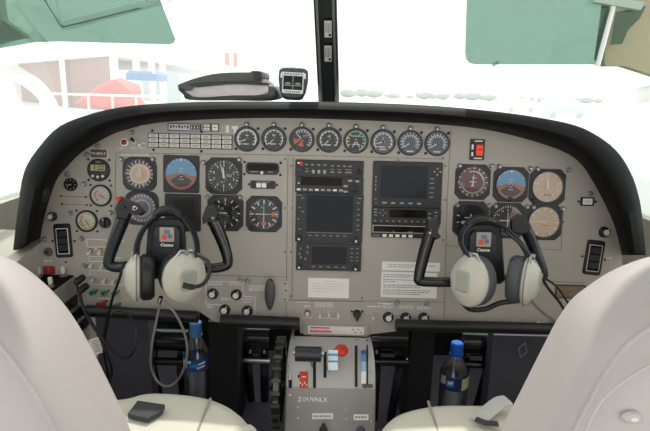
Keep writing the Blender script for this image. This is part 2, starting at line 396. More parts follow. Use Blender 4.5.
# windshield panes
for sx, n_ in ((-1, 1), (1, 2)):
    m = MB(); g = []
    for j in range(7):
        v_ = j / 6
        for i in range(9):
            u_ = i / 8
            x = sx * (0.02 + 0.76 * u_); y = 0.52 - 0.44 * v_ - 0.22 * u_ ** 2.2; z = 0.80 + 0.56 * v_ - 0.06 * u_ ** 2
            g.append((x, y, z))
    m.add(g, [(j * 9 + i, j * 9 + i + 1, (j + 1) * 9 + i + 1, (j + 1) * 9 + i) for j in range(6) for i in range(8)])
    props(m.build('window_%d' % n_, WIN), kind='structure')
# side pillars, door frames and side windows
for sx in (-1, 1):
    P = [(-12, 66), (18, 75), (40, 90), (53, 112), (60, 140), (62, 170)]
    if sx > 0: P = [(660, 92), (640, 96), (622, 106), (609, 124), (603, 150), (600, 175)]
    Ys = [-0.02, 0.06, 0.14, 0.2, 0.24, 0.26]
    pts = [on_y(x, y, Y) for (x, y), Y in zip(P, Ys)]
    m = MB(); m.tube(catmull(pts, 6), [0.018] * 31, seg=12); props(m.build('trim_%d' % (1 if sx < 0 else 2), TRANSL), kind='structure')
    X = sx * 0.80
    m = MB(); m.box(X, -0.43, 0.31, 0.05, 2.04, 0.62); props(m.build('wall_' + ('left' if sx < 0 else 'right'), BEIGE), kind='structure')
    m = MB(); m.add([(X, -.75, .62), (X, .25, .62), (X, .25, 1.08), (X, -.75, 1.08)], [(0, 1, 2, 3)]); props(m.build('window_%d' % (3 if sx < 0 else 4), SIDEG), kind='structure')
    fr = [(X, y, z) for y, z in ((0.24, 0.60), (0.20, 0.85), (0.05, 1.02), (-0.2, 1.08), (-0.6, 1.09), (-0.74, 1.05), (-0.76, 0.62))]
    m = MB(); m.tube(catmull(fr, 5), 0.022, seg=10); props(m.build('trim_%d' % (3 if sx < 0 else 4), TRANSL), kind='structure')
# headliner strip + visors
HEADL = mat('headliner_khaki', (176, 172, 142), 0.9)
VIS = pane_mat('visor_green_acrylic', (0.41, 0.53, 0.47), 0.06, haze=0.06, hazecol=(0.45, 0.75, 0.6))
def slab(m, px, Y, th, mi=0, tilt=0.0):
    a = [on_y(x, y, Y + tilt * (60 - y) / 60) for x, y in px]
    m.loft([[tuple(p) for p in a], [tuple(p + Vector((0, th, 0))) for p in a]], mi)
m = MB(); slab(m, [(613, -30), (601, 58), (606, 66), (625, 66), (650, 74), (700, 90), (700, -30)], 0.06, 0.03); props(m.build('trim_7', HEADL), kind='structure')
m = MB(); m.box(0, -0.77, 1.37, 1.66, 1.06, 0.03); props(m.build('ceiling', LEATH), kind='structure')
m = MB(); slab(m, [(-50, -30), (-50, 60), (0, 41), (24, 36), (0, 18), (-6, -30)], 0.10, 0.03); props(m.build('trim_5', HEADL), kind='structure')
m = MB(); slab(m, [(-6, -30), (0, 8), (34, 46), (46, 44), (16, 8), (12, -30)], 0.14, 0.02); slab(m, [(40, -20), (62, 30), (170, 2), (170, -6), (60, 22), (50, -20)], 0.16, 0.015)
props(m.build('trim_6', TRANSL), kind='structure')  # added bars standing in for pale reflections in the left visor
vl = thing('sun_visor', 'green tinted clear sun visor hanging at the upper left', 'sun visor', Matrix.Translation(on_y(90, 0, 0.04)))
def vpane(px, par, Y):
    m = MB(); px = catmull([(x, y, 0) for x, y in px], 1) if 0 else px
    slab(m, px, Y, 0.004)
    o = Vector(par.location)
    for i in range(len(m.v)): m.v[i] = m.v[i] - o
    return m.build('tinted_pane', VIS, par)
vpane([(-40, -40), (-40, 62), (0, 48), (18, 45), (34, 42), (60, 41.5), (168, 44.3), (173, 43), (175, 39), (160, 0), (145, -40)], vl, 0.04)
m = MB(); a_ = [on_y(x, y, 0.035) - Vector(vl.location) for x, y in ((42, -4), (60, 25), (63, 27), (140, 8))]; m.tube(a_, 0.0012, seg=6); m.build('edge_bead', POSTD, vl)
vr = thing('sun_visor', 'green tinted clear sun visor hanging at the upper right beside its white arm', 'sun visor', Matrix.Translation(on_y(540, 0, 0.02)))
vpane([(468, -40), (465.5, 52), (466.5, 59), (470, 63), (476, 64.5), (597, 64.5), (604, 64), (616, -40)], vr, 0.02)
m = MB(); slab(m, [(611, 45), (617, 12), (646, 6), (640, 18), (628, 30), (622, 44)], 0.02, 0.004)
for i in range(len(m.v)): m.v[i] = m.v[i] - Vector(vr.location)
m.build('tinted_corner', VIS, vr)
m = MB(); m.tube([on_y(617, -30, 0.01) - Vector(vr.location), on_y(612.5, 10, 0.01) - Vector(vr.location), on_y(597.5, 66, 0.01) - Vector(vr.location)], 0.0052, seg=8); m.build('support_arm', PILW, vr)
m = MB(); a_ = [on_y(x, y, 0.0) - Vector(vr.location) for x, y in ((594, 2), (641, 10), (645, 2), (598, -6))]
m.loft([[tuple(p) for p in a_], [tuple(p + Vector((0, 0.015, 0))) for p in a_]]); m.build('clamp', mat('clamp_pale_green', (168, 190, 172), 0.4), vr)
# whip antenna outside right
p0, p1 = on_y(441, 104, 1.2), on_y(498, 62, 1.0)
p0 = p0 + (p0 - p1) * ((p0.z - 0.70) / (p1.z - p0.z))
m = MB(); m.tube([p0, (p0 + p1) / 2, p1], [0.006, 0.005, 0.003], seg=6); m.tube([p1 - (p1 - p0) * 0.04, p1], 0.007, 1, seg=6)
props(m.build('whip_antenna', [mat('antenna_pale', (190, 190, 186), 0.5), BLK]), 'thin pale slanting rod outside the right windshield with dark tip', 'antenna')
# nose cowling outside (white), seen just over the hood
m = MB(); g = []
for j in range(6):
    for i in range(13):
        t_ = (i / 12 * 2 - 1); y = 0.62 + j * 0.3; wv = 0.62 - 0.05 * j
        g.append((t_ * wv, y, 0.78 - 0.035 * j - 0.30 * abs(t_) ** 2.6))
m.add(g, [(j * 13 + i, j * 13 + i + 1, (j + 1) * 13 + i + 1, (j + 1) * 13 + i) for j in range(5) for i in range(12)])
m.add([(-0.62, 0.62, 0.48), (0.62, 0.62, 0.48), (0.37, 2.12, 0.30), (-0.37, 2.12, 0.30)], [(0, 1, 2, 3)])
props(m.build('engine_cowling', PILW), 'white engine cowling in front of the windshield', 'cowling')

# ================================================================== PANEL + HOOD
A = [(40.5, 238), (42, 228), (47, 207), (56, 181), (66, 168), (82, 152), (109, 136), (127, 129.5), (160, 122.5), (220, 119), (280, 118), (340, 119.5), (400, 122), (440, 124.6), (482, 129), (523, 138), (561, 150.5), (580, 163), (592, 180), (604, 202), (613, 222), (618, 238), (622, 255)]
B = [(13, 250), (15, 232), (18, 208), (24, 172), (39, 147), (60, 126), (92, 113.5), (122, 107), (160, 103.5), (220, 101.5), (280, 101.5), (340, 102), (400, 104), (450, 107), (500, 112), (536, 117), (571, 124), (593, 133), (616, 150), (631, 173), (639.5, 199), (643.5, 228), (646, 255)]
Ac = catmull([(x, y, 0) for x, y in A], 4); Bc = catmull([(x, y, 0) for x, y in B], 4)
N = len(Ac)
outl = [pl(p.x, p.y) for p in Ac]
bot = [pl(x, y) for x, y in ((623, 300), (600, 312), (545, 322), (400, 322), (398, 331), (372, 334), (366, 336), (313, 336), (300, 333), (300, 326), (215, 322), (200, 312), (90, 308), (60, 300), (41, 292))]
panel = thing('instrument_panel', 'grey painted instrument panel spanning the cockpit under the black hood', 'instrument panel', PM)
m = MB(); o2 = outl + bot
m.loft([[(p.x, p.y, -0.012) for p in o2], [(p.x, p.y, 0.0) for p in o2]])
def seam(a, b, wd=0.8):
    p, q_ = pl(*a, 0), pl(*b, 0); d = (q_ - p).normalized(); n2 = Vector((-d.y, d.x, 0)) * wd * 0.0011 * 0.7
    m.add([(v.x, v.y, 0.0006) for v in (p + n2, q_ + n2, q_ - n2, p - n2)], [(0, 1, 2, 3)], 1)
for a, b in (((116, 153), (287, 155)), ((287, 155), (444, 159)), ((451, 127), (447, 205)), ((447, 205), (444, 318)), ((444, 245), (466, 247)), ((116, 153), (114, 262)), ((288, 155), (286, 325)), ((293, 157), (292, 300)), ((205, 275), (287, 277)),
             ((287, 300), (444, 302)), ((293, 300), (365, 301.5)), ((563, 210), (561, 250)), ((536, 249), (562, 250)), ((545, 281), (585, 283)), ((61, 196), (86, 197)), ((62, 204), (87, 205))):
    seam(a, b)
SHEET = m
for (x, y) in ((285, 159), (291, 166), (285, 208), (292, 208), (285, 252), (291, 252), (291, 296), (362, 298), (398, 160), (445, 166), (445, 200), (443, 240), (443, 158), (61, 196), (86, 197), (62, 204), (87, 205), (66, 262), (563, 222)):
    m = MB(psc(x, y)); m.cyl(0, 0, 0, 0.5, 1.0, 0, 10); m.box(0, 0, 0.55, 1.4, 0.25, 0.1, 1)
    m.build('screw', [SEAMM if 100 < x < 560 else SCRW, SCRW], panel, PM.inverted() @ pmat(x, y))
# printed legends, small white lines & letters
m = SHEET; S0 = psc(325, 250)
def bars(x0, y0, w_, rows, mi=2, hgt=0.9, gap=2.0, n=0.0007, k=0):
    for r_ in range(rows):
        x = x0
        while x < x0 + w_:
            l = random.uniform(1.5, 4.5); l = min(l, x0 + w_ - x)
            c = pl(x + l / 2, y0 + r_ * gap); m.rect(c.x, c.y, n, l * S0, hgt * S0, mi); x += l + random.uniform(0.5, 1.0)
def lineb(a, b, wd=0.6):
    p, q_ = pl(*a), pl(*b); d = (q_ - p).normalized(); n2 = Vector((-d.y, d.x, 0)) * wd * S0 / 2
    m.add([(v.x, v.y, 0.0007) for v in (p + n2, q_ + n2, q_ - n2, p - n2)], [(0, 1, 2, 3)], 2)
bars(121, 154, 28, 2, gap=1.6, hgt=0.6); bars(170, 155, 20, 2, gap=1.6, hgt=0.6)
for a, b in (((87, 239), (125, 241)), ((87, 239), (87, 247)), ((89, 256), (122, 258)), ((89, 256), (89, 261)), ((90, 270), (122, 272)), ((90, 270), (90, 276)), ((92, 284), (122, 285)), ((88, 247), (118, 247)), ((89, 261), (118, 262)),
             ((206, 281), (206, 304)), ((206, 304), (225, 305)), ((206, 281), (243, 282)), ((243, 282), (243, 296)), ((243, 296), (255, 297)), ((255, 297), (255, 314)), ((296, 302), (309, 302)), ((377, 303), (400, 304)), ((321, 318), (339, 319))):
    lineb(a, b)
bars(208, 283, 14, 2, gap=1.7, hgt=0.7); bars(229, 283, 13, 2, gap=1.7, hgt=0.7); bars(221, 298, 13, 2, gap=1.8, hgt=0.8); bars(242, 299, 10, 2, gap=2.8, hgt=0.7); bars(207, 306, 6, 2, gap=1.5, hgt=0.7)
bars(249, 286, 16, 3, gap=2.0, hgt=0.9); bars(315, 303, 18, 3, gap=1.8, hgt=0.7); bars(304, 306, 6, 1); bars(303, 317.5, 9, 1, hgt=0.6); bars(367, 306.5, 15, 1); bars(383, 304, 10, 3, gap=1.8, hgt=0.7)
bars(399, 306, 14, 2, gap=1.8, hgt=0.7); bars(417, 307, 14, 2, gap=1.8, hgt=0.7); bars(44, 245, 10, 1, hgt=0.5); bars(44, 261, 8, 1); bars(98, 298.5, 16, 1); bars(606, 258, 6, 1, hgt=0.8); bars(95, 249, 2, 1); bars(119, 126, 24, 1, hgt=0.6); bars(119, 136, 24, 0)
bars(119, 148, 5, 1, hgt=0.6); bars(131, 148, 5, 1, hgt=0.6); bars(140, 148, 5, 1, hgt=0.6)
m.arc(0.0095, 0.0105, -65, 65, 0.0007, 2, cx=pl(357, 313).x, cy=pl(357, 313).y)
m.arc(0.0095, 0.0105, -120, 30, 0.0007, 2, cx=pl(602, 232).x, cy=pl(602, 232).y)
m.arc(0.0075, 0.0082, -65, 65, 0.0007, 2, cx=pl(105, 221).x, cy=pl(105, 221).y)
c = pl(227.5, 129); m.rect(c.x, c.y, 0.0007, 3 * S0, 7 * S0, 2)
c = pl(235, 127.5); m.rect(c.x, c.y, 0.0007, 6.5 * S0, 3 * S0, 2); c = pl(235, 130); m.rect(c.x, c.y, 0.0008, 3 * S0, 7 * S0, 2)
m.build('panel_sheet', [PANEL, SEAMM, WHT], panel)
# hood
def lerp(a, b, t): return a + (b - a) * t
rings = []
HN = 0.085
for (t_, n_) in ((0.0, -0.004), (0.10, 0.03), (0.22, HN - 0.01), (0.34, HN + 0.006), (0.55, HN + 0.014), (0.78, HN + 0.008), (0.94, HN - 0.006), (1.0, HN - 0.025)):
    rings.append([tuple(pp(lerp(a.x, b.x, t_), lerp(a.y, b.y, t_), n_)) for a, b in zip(Ac, Bc)])
last = [Vector(p) for p in rings[-1]]
cz = min(p.z for p in last)
for dy, dr in ((0.10, 0.004), (0.30, 0.016), (0.52, 0.034)):
    r_ = []
    for p in last:
        yy = p.y + dy * (1 - 0.62 * min(1, abs(p.x) / 0.7) ** 2.2)
        r_.append((p.x * (1 - 0.02 * dy), yy, p.z - dr))
    rings.append(r_)
m = MB(); nr = len(rings)
vs = [p for r_ in rings for p in r_]; 
m.add(vs, [(j * N + i, j * N + i + 1, (j + 1) * N + i + 1, (j + 1) * N + i) for j in range(6) for i in range(N - 1)])
o = len(vs)
m.f += [[j * N + i, j * N + i + 1, (j + 1) * N + i + 1, (j + 1) * N + i] for j in range(6, nr - 1) for i in range(N - 1)]; m.m += [1] * ((nr - 1 - 6) * (N - 1))
hood = m.build('glareshield', [GLEATH, HOODTOP], sharp=60)
md = hood.modifiers.new('thick', 'SOLIDIFY'); md.thickness = 0.006; md.offset = -1
props(hood, 'black padded glareshield hood arching over the grey instrument panel', 'glareshield')

# ------------------------------------------------------------------ bolsters and lower dash
def roll(px0, py0, px1, py1, r_px, n, lb):
    a, b = pp(px0, py0, n), pp(px1, py1, n); d = b - a; r_ = r_px * sc_at(a); L = 14
    pts = [a + d * (i / L) for i in range(L + 1)]; rs = [r_] * (L + 1)
    pts = [a - d.normalized() * r_ * 0.1] + pts + [b + d.normalized() * r_ * 0.1]; rs = [r_ * 0.8] + rs + [r_ * 0.8]
    m = MB(); m.tube(pts, rs, seg=14); return props(m.build('knee_bolster', SATIN2), lb, 'bolster')
SATIN2 = mat('bolster_vinyl', (26, 26, 28), 0.38, bump=0.3, bscale=400)
roll(86, 311, 198, 317, 6.0, 0.03, 'black padded roll along the panel bottom under the left yoke')
roll(221, 320.5, 299, 323.5, 6.3, 0.03, 'short black padded roll just left of the throttle pedestal')
roll(396, 325, 600, 330, 6.0, 0.03, 'long black padded roll along the panel bottom right of the pedestal')

# ================================================================== small panel items
def screwset(t, s, pts, r=1.3):
    for (x, y) in pts:
        m = MB(s); m.cyl(x, y, 0, 0.9, r, 0, 12, ch=0.3); m.box(x, y, 0.95, r * 1.2, 0.3, 0.1, 1); m.build('screw', [SCRW, BLK], t)
def post_light(x, y, lb, s=1.0, mate=LAMPM):
    k = psc(x, y) * s; t = thing('post_light', lb, 'lamp', pmat(x, y), 'small post lights dotted over the panel')
    m = MB(k); m.lathe([(2.7, 0), (2.7, 1.2), (2.1, 1.8), (1.9, 3.4), (1.2, 4.0)], seg=14); m.build('lamp_body', mate, t)
    m = MB(k); m.cyl(0, -0.6, 4.0, 4.3, 1.0, 0, 10); m.build('lamp_cap', SILV, t)
def numerals(m, r, lst, size, z, mi):
    for a, s_ in lst: m.text(s_, r * math.sin(R(a)), r * math.cos(R(a)), z, size, mi, bold=0.01)
def needle(t, s, a, L, w_, z=2.2, tail=0.2, mtl=WHT, name='needle', mi=None):
    m = MB(s); m.tick(-L * tail, L, a, w_, z, 0, w_ * 0.35); m.build(name, mtl, t)
def glass(t, s, r, z=3.2):
    m = MB(s); m.lathe([(r, z), (0.01, z)], seg=28, caps=False); m.build('glass', GLS, t)

# engine gauges --------------------------------------------------
eng = [(247, 139, 'leftmost engine gauge, thick white arc and needle pointing lower left', FACE, 0), (274, 139, 'second engine gauge from the left with thin white arc, needle lower left', FACE, 1),
       (302, 139.5, 'engine gauge with an orange patch and white needle pointing upper left', FACE, 2), (329, 140, 'engine gauge right of the orange patched one, white arc all around', FACE, 3),
       (356, 141, 'engine gauge with green and yellow arcs and twin needles', FACE, 4), (383, 142, 'grey faced engine gauge between the green arc gauge and two blue-grey ones', mat('face_grey', (92, 92, 96), 0.5), 5),
       (410, 143, 'blue-grey fuel gauge, left of the two at the row end', SLATE, 6), (437, 143.5, 'blue-grey fuel gauge, last at the right end of the gauge row', SLATE, 6)]
for i, (x, y, lb, fc, st) in enumerate(eng):
    s = psc(x, y); t = thing('engine_gauge', lb, 'gauge', pmat(x, y), 'row of eight round engine gauges')
    m = MB(s); m.lathe([(12.6, 0), (12.6, 1.6), (11.8, 2.6), (10.9, 2.6), (10.7, 1.0)], seg=32, caps=False); m.build('bezel', RING, t)
    m = MB(s); m.cyl(0, 0, 0, 1.0, 10.9, 0, 28)
    z = 1.15
    if st in (0, 1, 3, 5):
        m.arc(8.2, 9.9 if st == 0 else 9.2, -130, 130, z, 1, 24)
        for a in range(-130, 131, 26): m.tick(6.6, 9.5, a, 0.7, z + .02, 1)
        m.text(['TORQUE', 'PROP', '', 'NG', '', 'FLOW'][st] if 0 else ['40', '80', '', '60', '', '5'][st], 0, 3.5, z, 3.4, 1, 0.02); m.rect(-1, -5, z, 6, 1.1, 1)
        if st == 5: m.rect(0, -7.3, z, 7, 1, 1)
    if st == 2:
        for a in range(-40, 150, 19): m.tick(6.8, 9.8, a, 0.9, z, 1)
        m.arc(9.0, 9.8, -40, 130, z, 1); m.arc(1.5, 8.5, -125, -85, z, 2); m.arc(1.5, 7.0, 165, 215, z, 2); m.text('ITT', 3, 3, z, 3, 1)
    if st == 4:
        m.arc(8.8, 10, -60, 60, z, 3); m.arc(8.8, 10, 60, 120, z, 3); m.arc(8.6, 10, -130, -60, z, 4); m.arc(8.6, 10, 125, 160, z, 4)
        for a in list(range(-120, -20, 25)) + list(range(30, 140, 25)): m.tick(6.5, 8.8, a, 0.8, z + .02, 1)
        m.rect(-0.2, 2, z, 1, 9, 5); m.rect(0, 4.8, z, 9, 0.8, 1); m.rect(0, -3.5, z, 8, 0.8, 1)
    if st == 6:
        for a in range(-120, 121, 20): m.tick(5.6, 10, a, 0.7, z, 1)
        m.arc(7.4, 8.0, -120, 120, z, 1, 20); m.rect(0, -8.3, z, 7, 1.4, 1)
    m.build('dial_face', [fc, WHT, ORNG, GRNA, YELM, LILAC], t)
    for a in {0: [-115], 1: [-135], 2: [-45], 3: [-138], 4: [-150, 150], 5: [-105], 6: [-125]}[st]: needle(t, s, a, 7.5, 1.6, 1.9)
    m = MB(s); m.cyl(0, 0, 1.1, 2.2, 1.2, 0, 12); m.build('hub', BLK, t)
    glass(t, s, 10.8, 2.5)
    screwset(t, s, [(11, 10.5), (-11, -10)], 1.5)
    post_light(x, y - 14.5, 'post light above ' + ['the leftmost engine gauge', 'the second engine gauge from the left', 'the orange patched engine gauge', 'the engine gauge right of the orange patched one', 'the engine gauge with green and yellow arcs', 'the grey faced engine gauge', 'the first blue-grey fuel gauge', 'the last gauge of the row at the right'][i])

# flight instruments ------------------------------------------------
def finst(x, y, half, shape, lb, name='flight_instrument', r=None, cat='flight instrument', knob=None, grp=None):
    s = psc(x, y); t = thing(name, lb, cat, pmat(x, y), grp); r = r or half * 0.86
    m = MB(s); out = octo(half, half * 0.32) if shape == 'oct' else (rrect(0, 0, half * 2, half * 2.08, half * 0.1) if shape == 'sq' else rrect(0, 0, half * 2, half * 2, half * 0.55))
    m.prism(out, 0, 1.2, 0, ch=0.4); m.lathe([(r + 1.0, 1.0), (r + 0.8, 2.2), (r, 2.2), (r - 0.2, 1.0)], 1, 32, caps=False)
    m.build('bezel', [BEZ, RING], t)
    if shape != 'rd': screwset(t, s, [(a * half * 0.86, b * half * 0.86) for a in (-1, 1) for b in (-1, 1)] if shape == 'sq' else [(a * half * 0.78, b * half * 0.78) for a in (-1, 1) for b in (-1, 1)], 0.9)
    if knob:
        m = MB(s); m.cyl(knob[0], knob[1], 1, 4.2, 2.2, 0, 14, ch=0.5); m.build('setting_knob', BLK, t)
    return t, s, r
Z = 1.35
# airspeed (left)
t, s, r = finst(140, 174, 17, 'rd', 'airspeed indicator with painted tan reflection at the upper left of the left pilot instruments', r=14.3)
m = MB(s); m.cyl(0, 0, 0, 1.25, 14.2); m.arc(10.5, 14, -180, 180, Z - .05, 1, 40); m.arc(8.6, 10.4, 20, 150, Z, 3, 20)
m.arc(0.1, 8.6, -180, 180, Z - .02, 5, 36); m.arc(8.2, 8.8, -180, 180, Z, 2, 36)
for a in range(0, 360, 18): m.tick(10.8, 13.4, a, 0.8, Z, 2)
numerals(m, 11.6, [(160, '60'), (200, '80'), (235, '100'), (275, '120')], 3.0, Z, 2)
m.arc(10.6, 11.8, 30, 110, Z, 4)
m.build('dial_face', [TANREFL, FACE, WHT, mat('arc_white_pink', (232, 210, 196), 0.5), ORNG, TANREFL], t); needle(t, s, 5, 8, 1.8, 2); m = MB(s); m.cyl(0, 0, 1.2, 2.6, 3.4); m.build('hub', mat('hub_ivory', (226, 208, 186), .5), t); glass(t, s, 14.2)
# attitude indicators
def attitude(x, y, half, r, lb, shape):
    t, s, r = finst(x, y, half, shape, lb, 'attitude_indicator', r, knob=(0, -half * 0.82) if shape == 'oct' else None)
    m = MB(s); m.cyl(0, 0, 0, 1.0, r)
    m.arc(0, r, -97, 97, Z, 1, 30); m.arc(0, r, 97, 263, Z, 2, 30); m.arc(0, r * 0.82, 120, 240, Z + .03, 3, 16)
    for k in (-2, -1, 1, 2): m.rect(0, k * 2.6, Z + .06, 5 - (k % 2) * 2, 0.5, 4)
    m.tick(r * 0.82, r * 0.97, 0, 1.8, Z + .06, 4)
    for a in (-60, -30, -15, 15, 30, 60): m.tick(r * 0.86, r * 0.98, a, 0.6, Z + .06, 4)
    m.build('horizon_card', [FACE, BLUEM, BRWNM, DKBR, WHT], t)
    m = MB(s); m.rect(-5.5, 0, 2, 5, 1.1); m.rect(5.5, 0, 2, 5, 1.1); m.cyl(0, 0, 1.8, 2.1, 0.8, 0, 8); m.build('aircraft_symbol', ORNG, t); glass(t, s, r)
attitude(181.5, 174, 18, 15.6, 'attitude indicator with blue and brown card, in a square black frame over the left yoke', 'sq')
attitude(510.5, 184.5, 17.5, 14.6, 'attitude indicator with blue and brown card on the right side of the panel', 'oct')
# altimeters
t, s, r = finst(224, 176, 18.3, 'oct', 'black altimeter with white numerals and near vertical needles, left pilot side', 'altimeter', 15.6, knob=(-14, -14))
m = MB(s); m.cyl(0, 0, 0, 1.25, r, 0, 32)
for a in range(0, 360, 36): m.tick(r * 0.80, r * 0.97, a, 1.0, Z, 1)
for a in range(0, 360, 12): m.tick(r * 0.88, r * 0.97, a, 0.4, Z, 1)
numerals(m, r * 0.66, [(i * 36, str(i)) for i in range(10)], 4.2, Z, 1); m.rect(5.2, 0.5, Z + .05, 5.5, 3, 2); m.text('ALT', -1, -6, Z, 2.6, 1); m.text('10', 2, -3.5, Z, 2.4, 1)
m.build('dial_face', [FACE, WHT, LGREY], t); needle(t, s, -16, 13, 1.6, 2.0); needle(t, s, -4, 8.5, 2.6, 2.3); glass(t, s, r)
t, s, r = finst(547, 187, 18, 'oct', 'altimeter with painted pink-tan reflection on the far right side of the panel, upper row', 'altimeter', 15, knob=(-13.5, -14))
m = MB(s); m.cyl(0, 0, 0, 1.25, r, 0, 32)
for a in range(0, 360, 36): m.tick(r * 0.8, r * 0.97, a, 0.8, Z, 1)
numerals(m, r * 0.66, [(i * 36, str(i)) for i in range(10)], 3.6, Z, 1); m.rect(0, -8, Z, 7, 1, 2)
m.build('dial_face', [PINKREFL, WHT, GREYT], t); needle(t, s, -12, 12, 1.5, 2.0); needle(t, s, -2, 8, 2.4, 2.3); glass(t, s, r)
# lilac left turn/HSI
t, s, r = finst(142, 208, 17, 'rd', 'lilac faced navigation dial partly behind the left horn of the left yoke', r=14.3)
m = MB(s); m.cyl(0, 0, 0, 1.25, r, 0, 32)
for a in range(0, 360, 15): m.tick(r * 0.80, r * 0.97, a, 0.7, Z, 1)
m.arc(r * .55, r * .6, -180, 180, Z, 1, 30); m.arc(0.1, r * .5, -180, 180, Z, 3, 24); m.build('dial_face', [LILAC, WHT, YELM, mat('face_mauve', (122, 112, 128), .5)], t); needle(t, s, 150, 11, 1.2, 2, 0.1, YELM); glass(t, s, r)
# dark HSI
t, s, r = finst(183, 212.5, 18, 'sq', 'unlit black square display below the left attitude indicator', 'square_display', 13, 'display')
m = MB(s); m.prism(rrect(0, 0.5, 27, 28, 1.5), 1.3, 2.6, 0, ch=0.4); m.build('display_frame', BEZ, t)
m = MB(s); m.prism(rrect(2, 2, 20, 22, 1), 2.6, 2.8); m.build('screen', NEARBLK, t); screwset(t, s, [(14, -15), (-14, -15)], 1.0)
# VSI left
t, s, r = finst(225.5, 213, 18, 'oct', 'black vertical speed indicator behind the right horn of the left yoke', 'vertical_speed_indicator', 15.4)
m = MB(s); m.cyl(0, 0, 0, 1.25, r, 0, 32)
for a in range(0, 360, 30): m.tick(r * 0.76, r * 0.96, a, 1.1, Z, 1)
numerals(m, r * 0.6, [(-45, '1'), (0, '2'), (60, '3'), (120, '3'), (180, '2'), (235, '1')], 3.6, Z, 1); m.text('UP', -3, 4.5, Z, 2.6, 1); m.rect(2, -2.5, Z, 6, 1.2, 2)
m.build('dial_face', [FACE, WHT, SLATE], t); needle(t, s, -88, 10, 1.4, 2); glass(t, s, r)
# CDI
t, s, r = finst(264, 214, 18, 'oct', 'course deviation indicator with a white cross and orange marks, left of the radio stack', 'course_indicator', 15.2, knob=(-13, -14.5))
m = MB(s); m.cyl(0, 0, 0, 1.25, r, 0, 32)
for a in range(0, 360, 30): m.tick(r * 0.66, r * 0.94, a, 1.3, Z, 1)
for a in range(0, 360, 10): m.tick(r * 0.84, r * 0.94, a, 0.5, Z, 3 if a % 20 else 1)
m.rect(9.6, 0, Z + .03, 3.5, 4.6, 2); m.rect(0.3, -9.3, Z + .03, 5, 3, 2); m.rect(-2, 6.5, Z, 1.6, 1.6, 4)
m.build('dial_face', [FACE, WHT, ORNG, SLATE, GRNA], t); needle(t, s, 0, 9.5, 1.2, 2, 0.8, mat('needle_cream', (225, 218, 180), .5)); needle(t, s, 90, 8.5, 1.1, 2.1, 1.0); glass(t, s, r)
# maroon RMI right
t, s, r = finst(472.5, 182, 17.6, 'oct', 'airspeed dial with maroon face and pale green arc on the right side', r=15.2)
m = MB(s); m.cyl(0, 0, 0, 1.25, r, 0, 32); m.arc(r * .68, r * .77, 20, 265, Z, 1, 34); m.arc(r * 0.66, r * 0.72, -20, 80, Z + .02, 2, 10)
for a in range(-40, 300, 22): m.tick(r * 0.84, r * 0.97, a, 0.9, Z, 2)
m.text('KT', 0, -4, Z, 3.0, 2); m.text('140', 1, 4, Z, 3.4, 2)
m.build('dial_face', [MAROON, GRNA, WHT], t); needle(t, s, 3, 8, 1.5, 2, .5); needle(t, s, 93, 3.5, 1.2, 2.1, 1.0); glass(t, s, r)
# dark turn coordinator right
t, s, r = finst(470.5, 219, 17.8, 'oct', 'dark turn coordinator with a small white aeroplane symbol, lower row of the right side', 'turn_coordinator', 14.8)
m = MB(s); m.cyl(0, 0, 0, 1.25, r, 0, 32)
for a in (-105, -75, 75, 105): m.tick(r * 0.8, r * 0.97, a, 1, Z, 1)
m.rect(1, 1.5, Z, 15, 0.9, 1); m.prism(rrect(-5, -3.5, 9, 3.2, 1.4), Z, Z + .2, 1); m.tick(0, 5, 0, 1.2, Z, 1); m.build('dial_face', [FACE, WHT], t); glass(t, s, r)
# HSI right
t, s, r = finst(507, 220.5, 17.8, 'oct', 'heading dial with a black card and white cross behind the right yoke hub', 'heading_indicator', 15)
m = MB(s); m.cyl(0, 0, 0, 1.25, r, 0, 32); m.arc(0.1, r * .98, 20, 160, Z - .03, 2, 24)
for a in range(0, 360, 10): m.tick(r * 0.86, r * 0.97, a, 0.7, Z, 1)
numerals(m, r * .72, [(0, 'N'), (90, 'E'), (180, 'S'), (270, 'W'), (30, '3'), (60, '6'), (120, '12'), (150, '15'), (210, '21'), (240, '24'), (300, '30'), (330, '33')], 2.6, Z, 1)
m.build('dial_face', [FACE, WHT, mat('face_brown', (150, 112, 96), .5)], t); needle(t, s, 90, 10, 1.5, 2, .8); needle(t, s, 0, 9, 1.4, 2.1, 0.9); glass(t, s, r)
# VSI right
t, s, r = finst(543.5, 222, 18, 'oct', 'vertical speed indicator with painted tan reflection behind the right horn of the right yoke', 'vertical_speed_indicator', 15.2)
m = MB(s); m.cyl(0, 0, 0, 1.25, r, 0, 32)
for a in range(0, 360, 30): m.tick(r * 0.76, r * 0.96, a, 0.8, Z, 1)
m.text('UP', -1, 4, Z, 2.8, 2); m.rect(1, -3.5, Z, 7, 0.9, 2); m.build('dial_face', [TANREFL, WHT, GREYT], t); needle(t, s, -87, 12, 1.3, 2); glass(t, s, r)
# left small gauges
def sgauge(x, y, r, face, lb, ticks=12, needle_a=200, name='small_gauge', nm=WHT, scr=True, rim=RING, inner=None):
    s = psc(x, y); t = thing(name, lb, 'gauge', pmat(x, y))
    m = MB(s); m.lathe([(r, 0), (r, 1.5), (r * .94, 2.2), (r * .84, 2.2), (r * .82, 1)], seg=28, caps=False); m.build('bezel', BLK, t)
    m = MB(s); m.cyl(0, 0, 0, 1, r * .84)
    for i in range(ticks): m.tick(r * .6, r * .78, i * 360 / ticks, 0.6, 1.1, 1)
    if inner: m.arc(0.05, r * .42, -180, 180, 1.12, 2, 20); m.arc(r * .46, r * .56, 200, 330, 1.12, 3)
    m.build('dial_face', [face, nm, inner or face, REDM], t); needle(t, s, needle_a, r * .65, 0.9, 1.5, .2, SCRW if face in (PALEG,) or inner else WHT); glass(t, s, r * .83, 2.0)
    if scr: screwset(t, s, [(a * r * .93, b * r * .93) for a in (-1, 1) for b in (-1, 1)], 1.1)
    return t, s
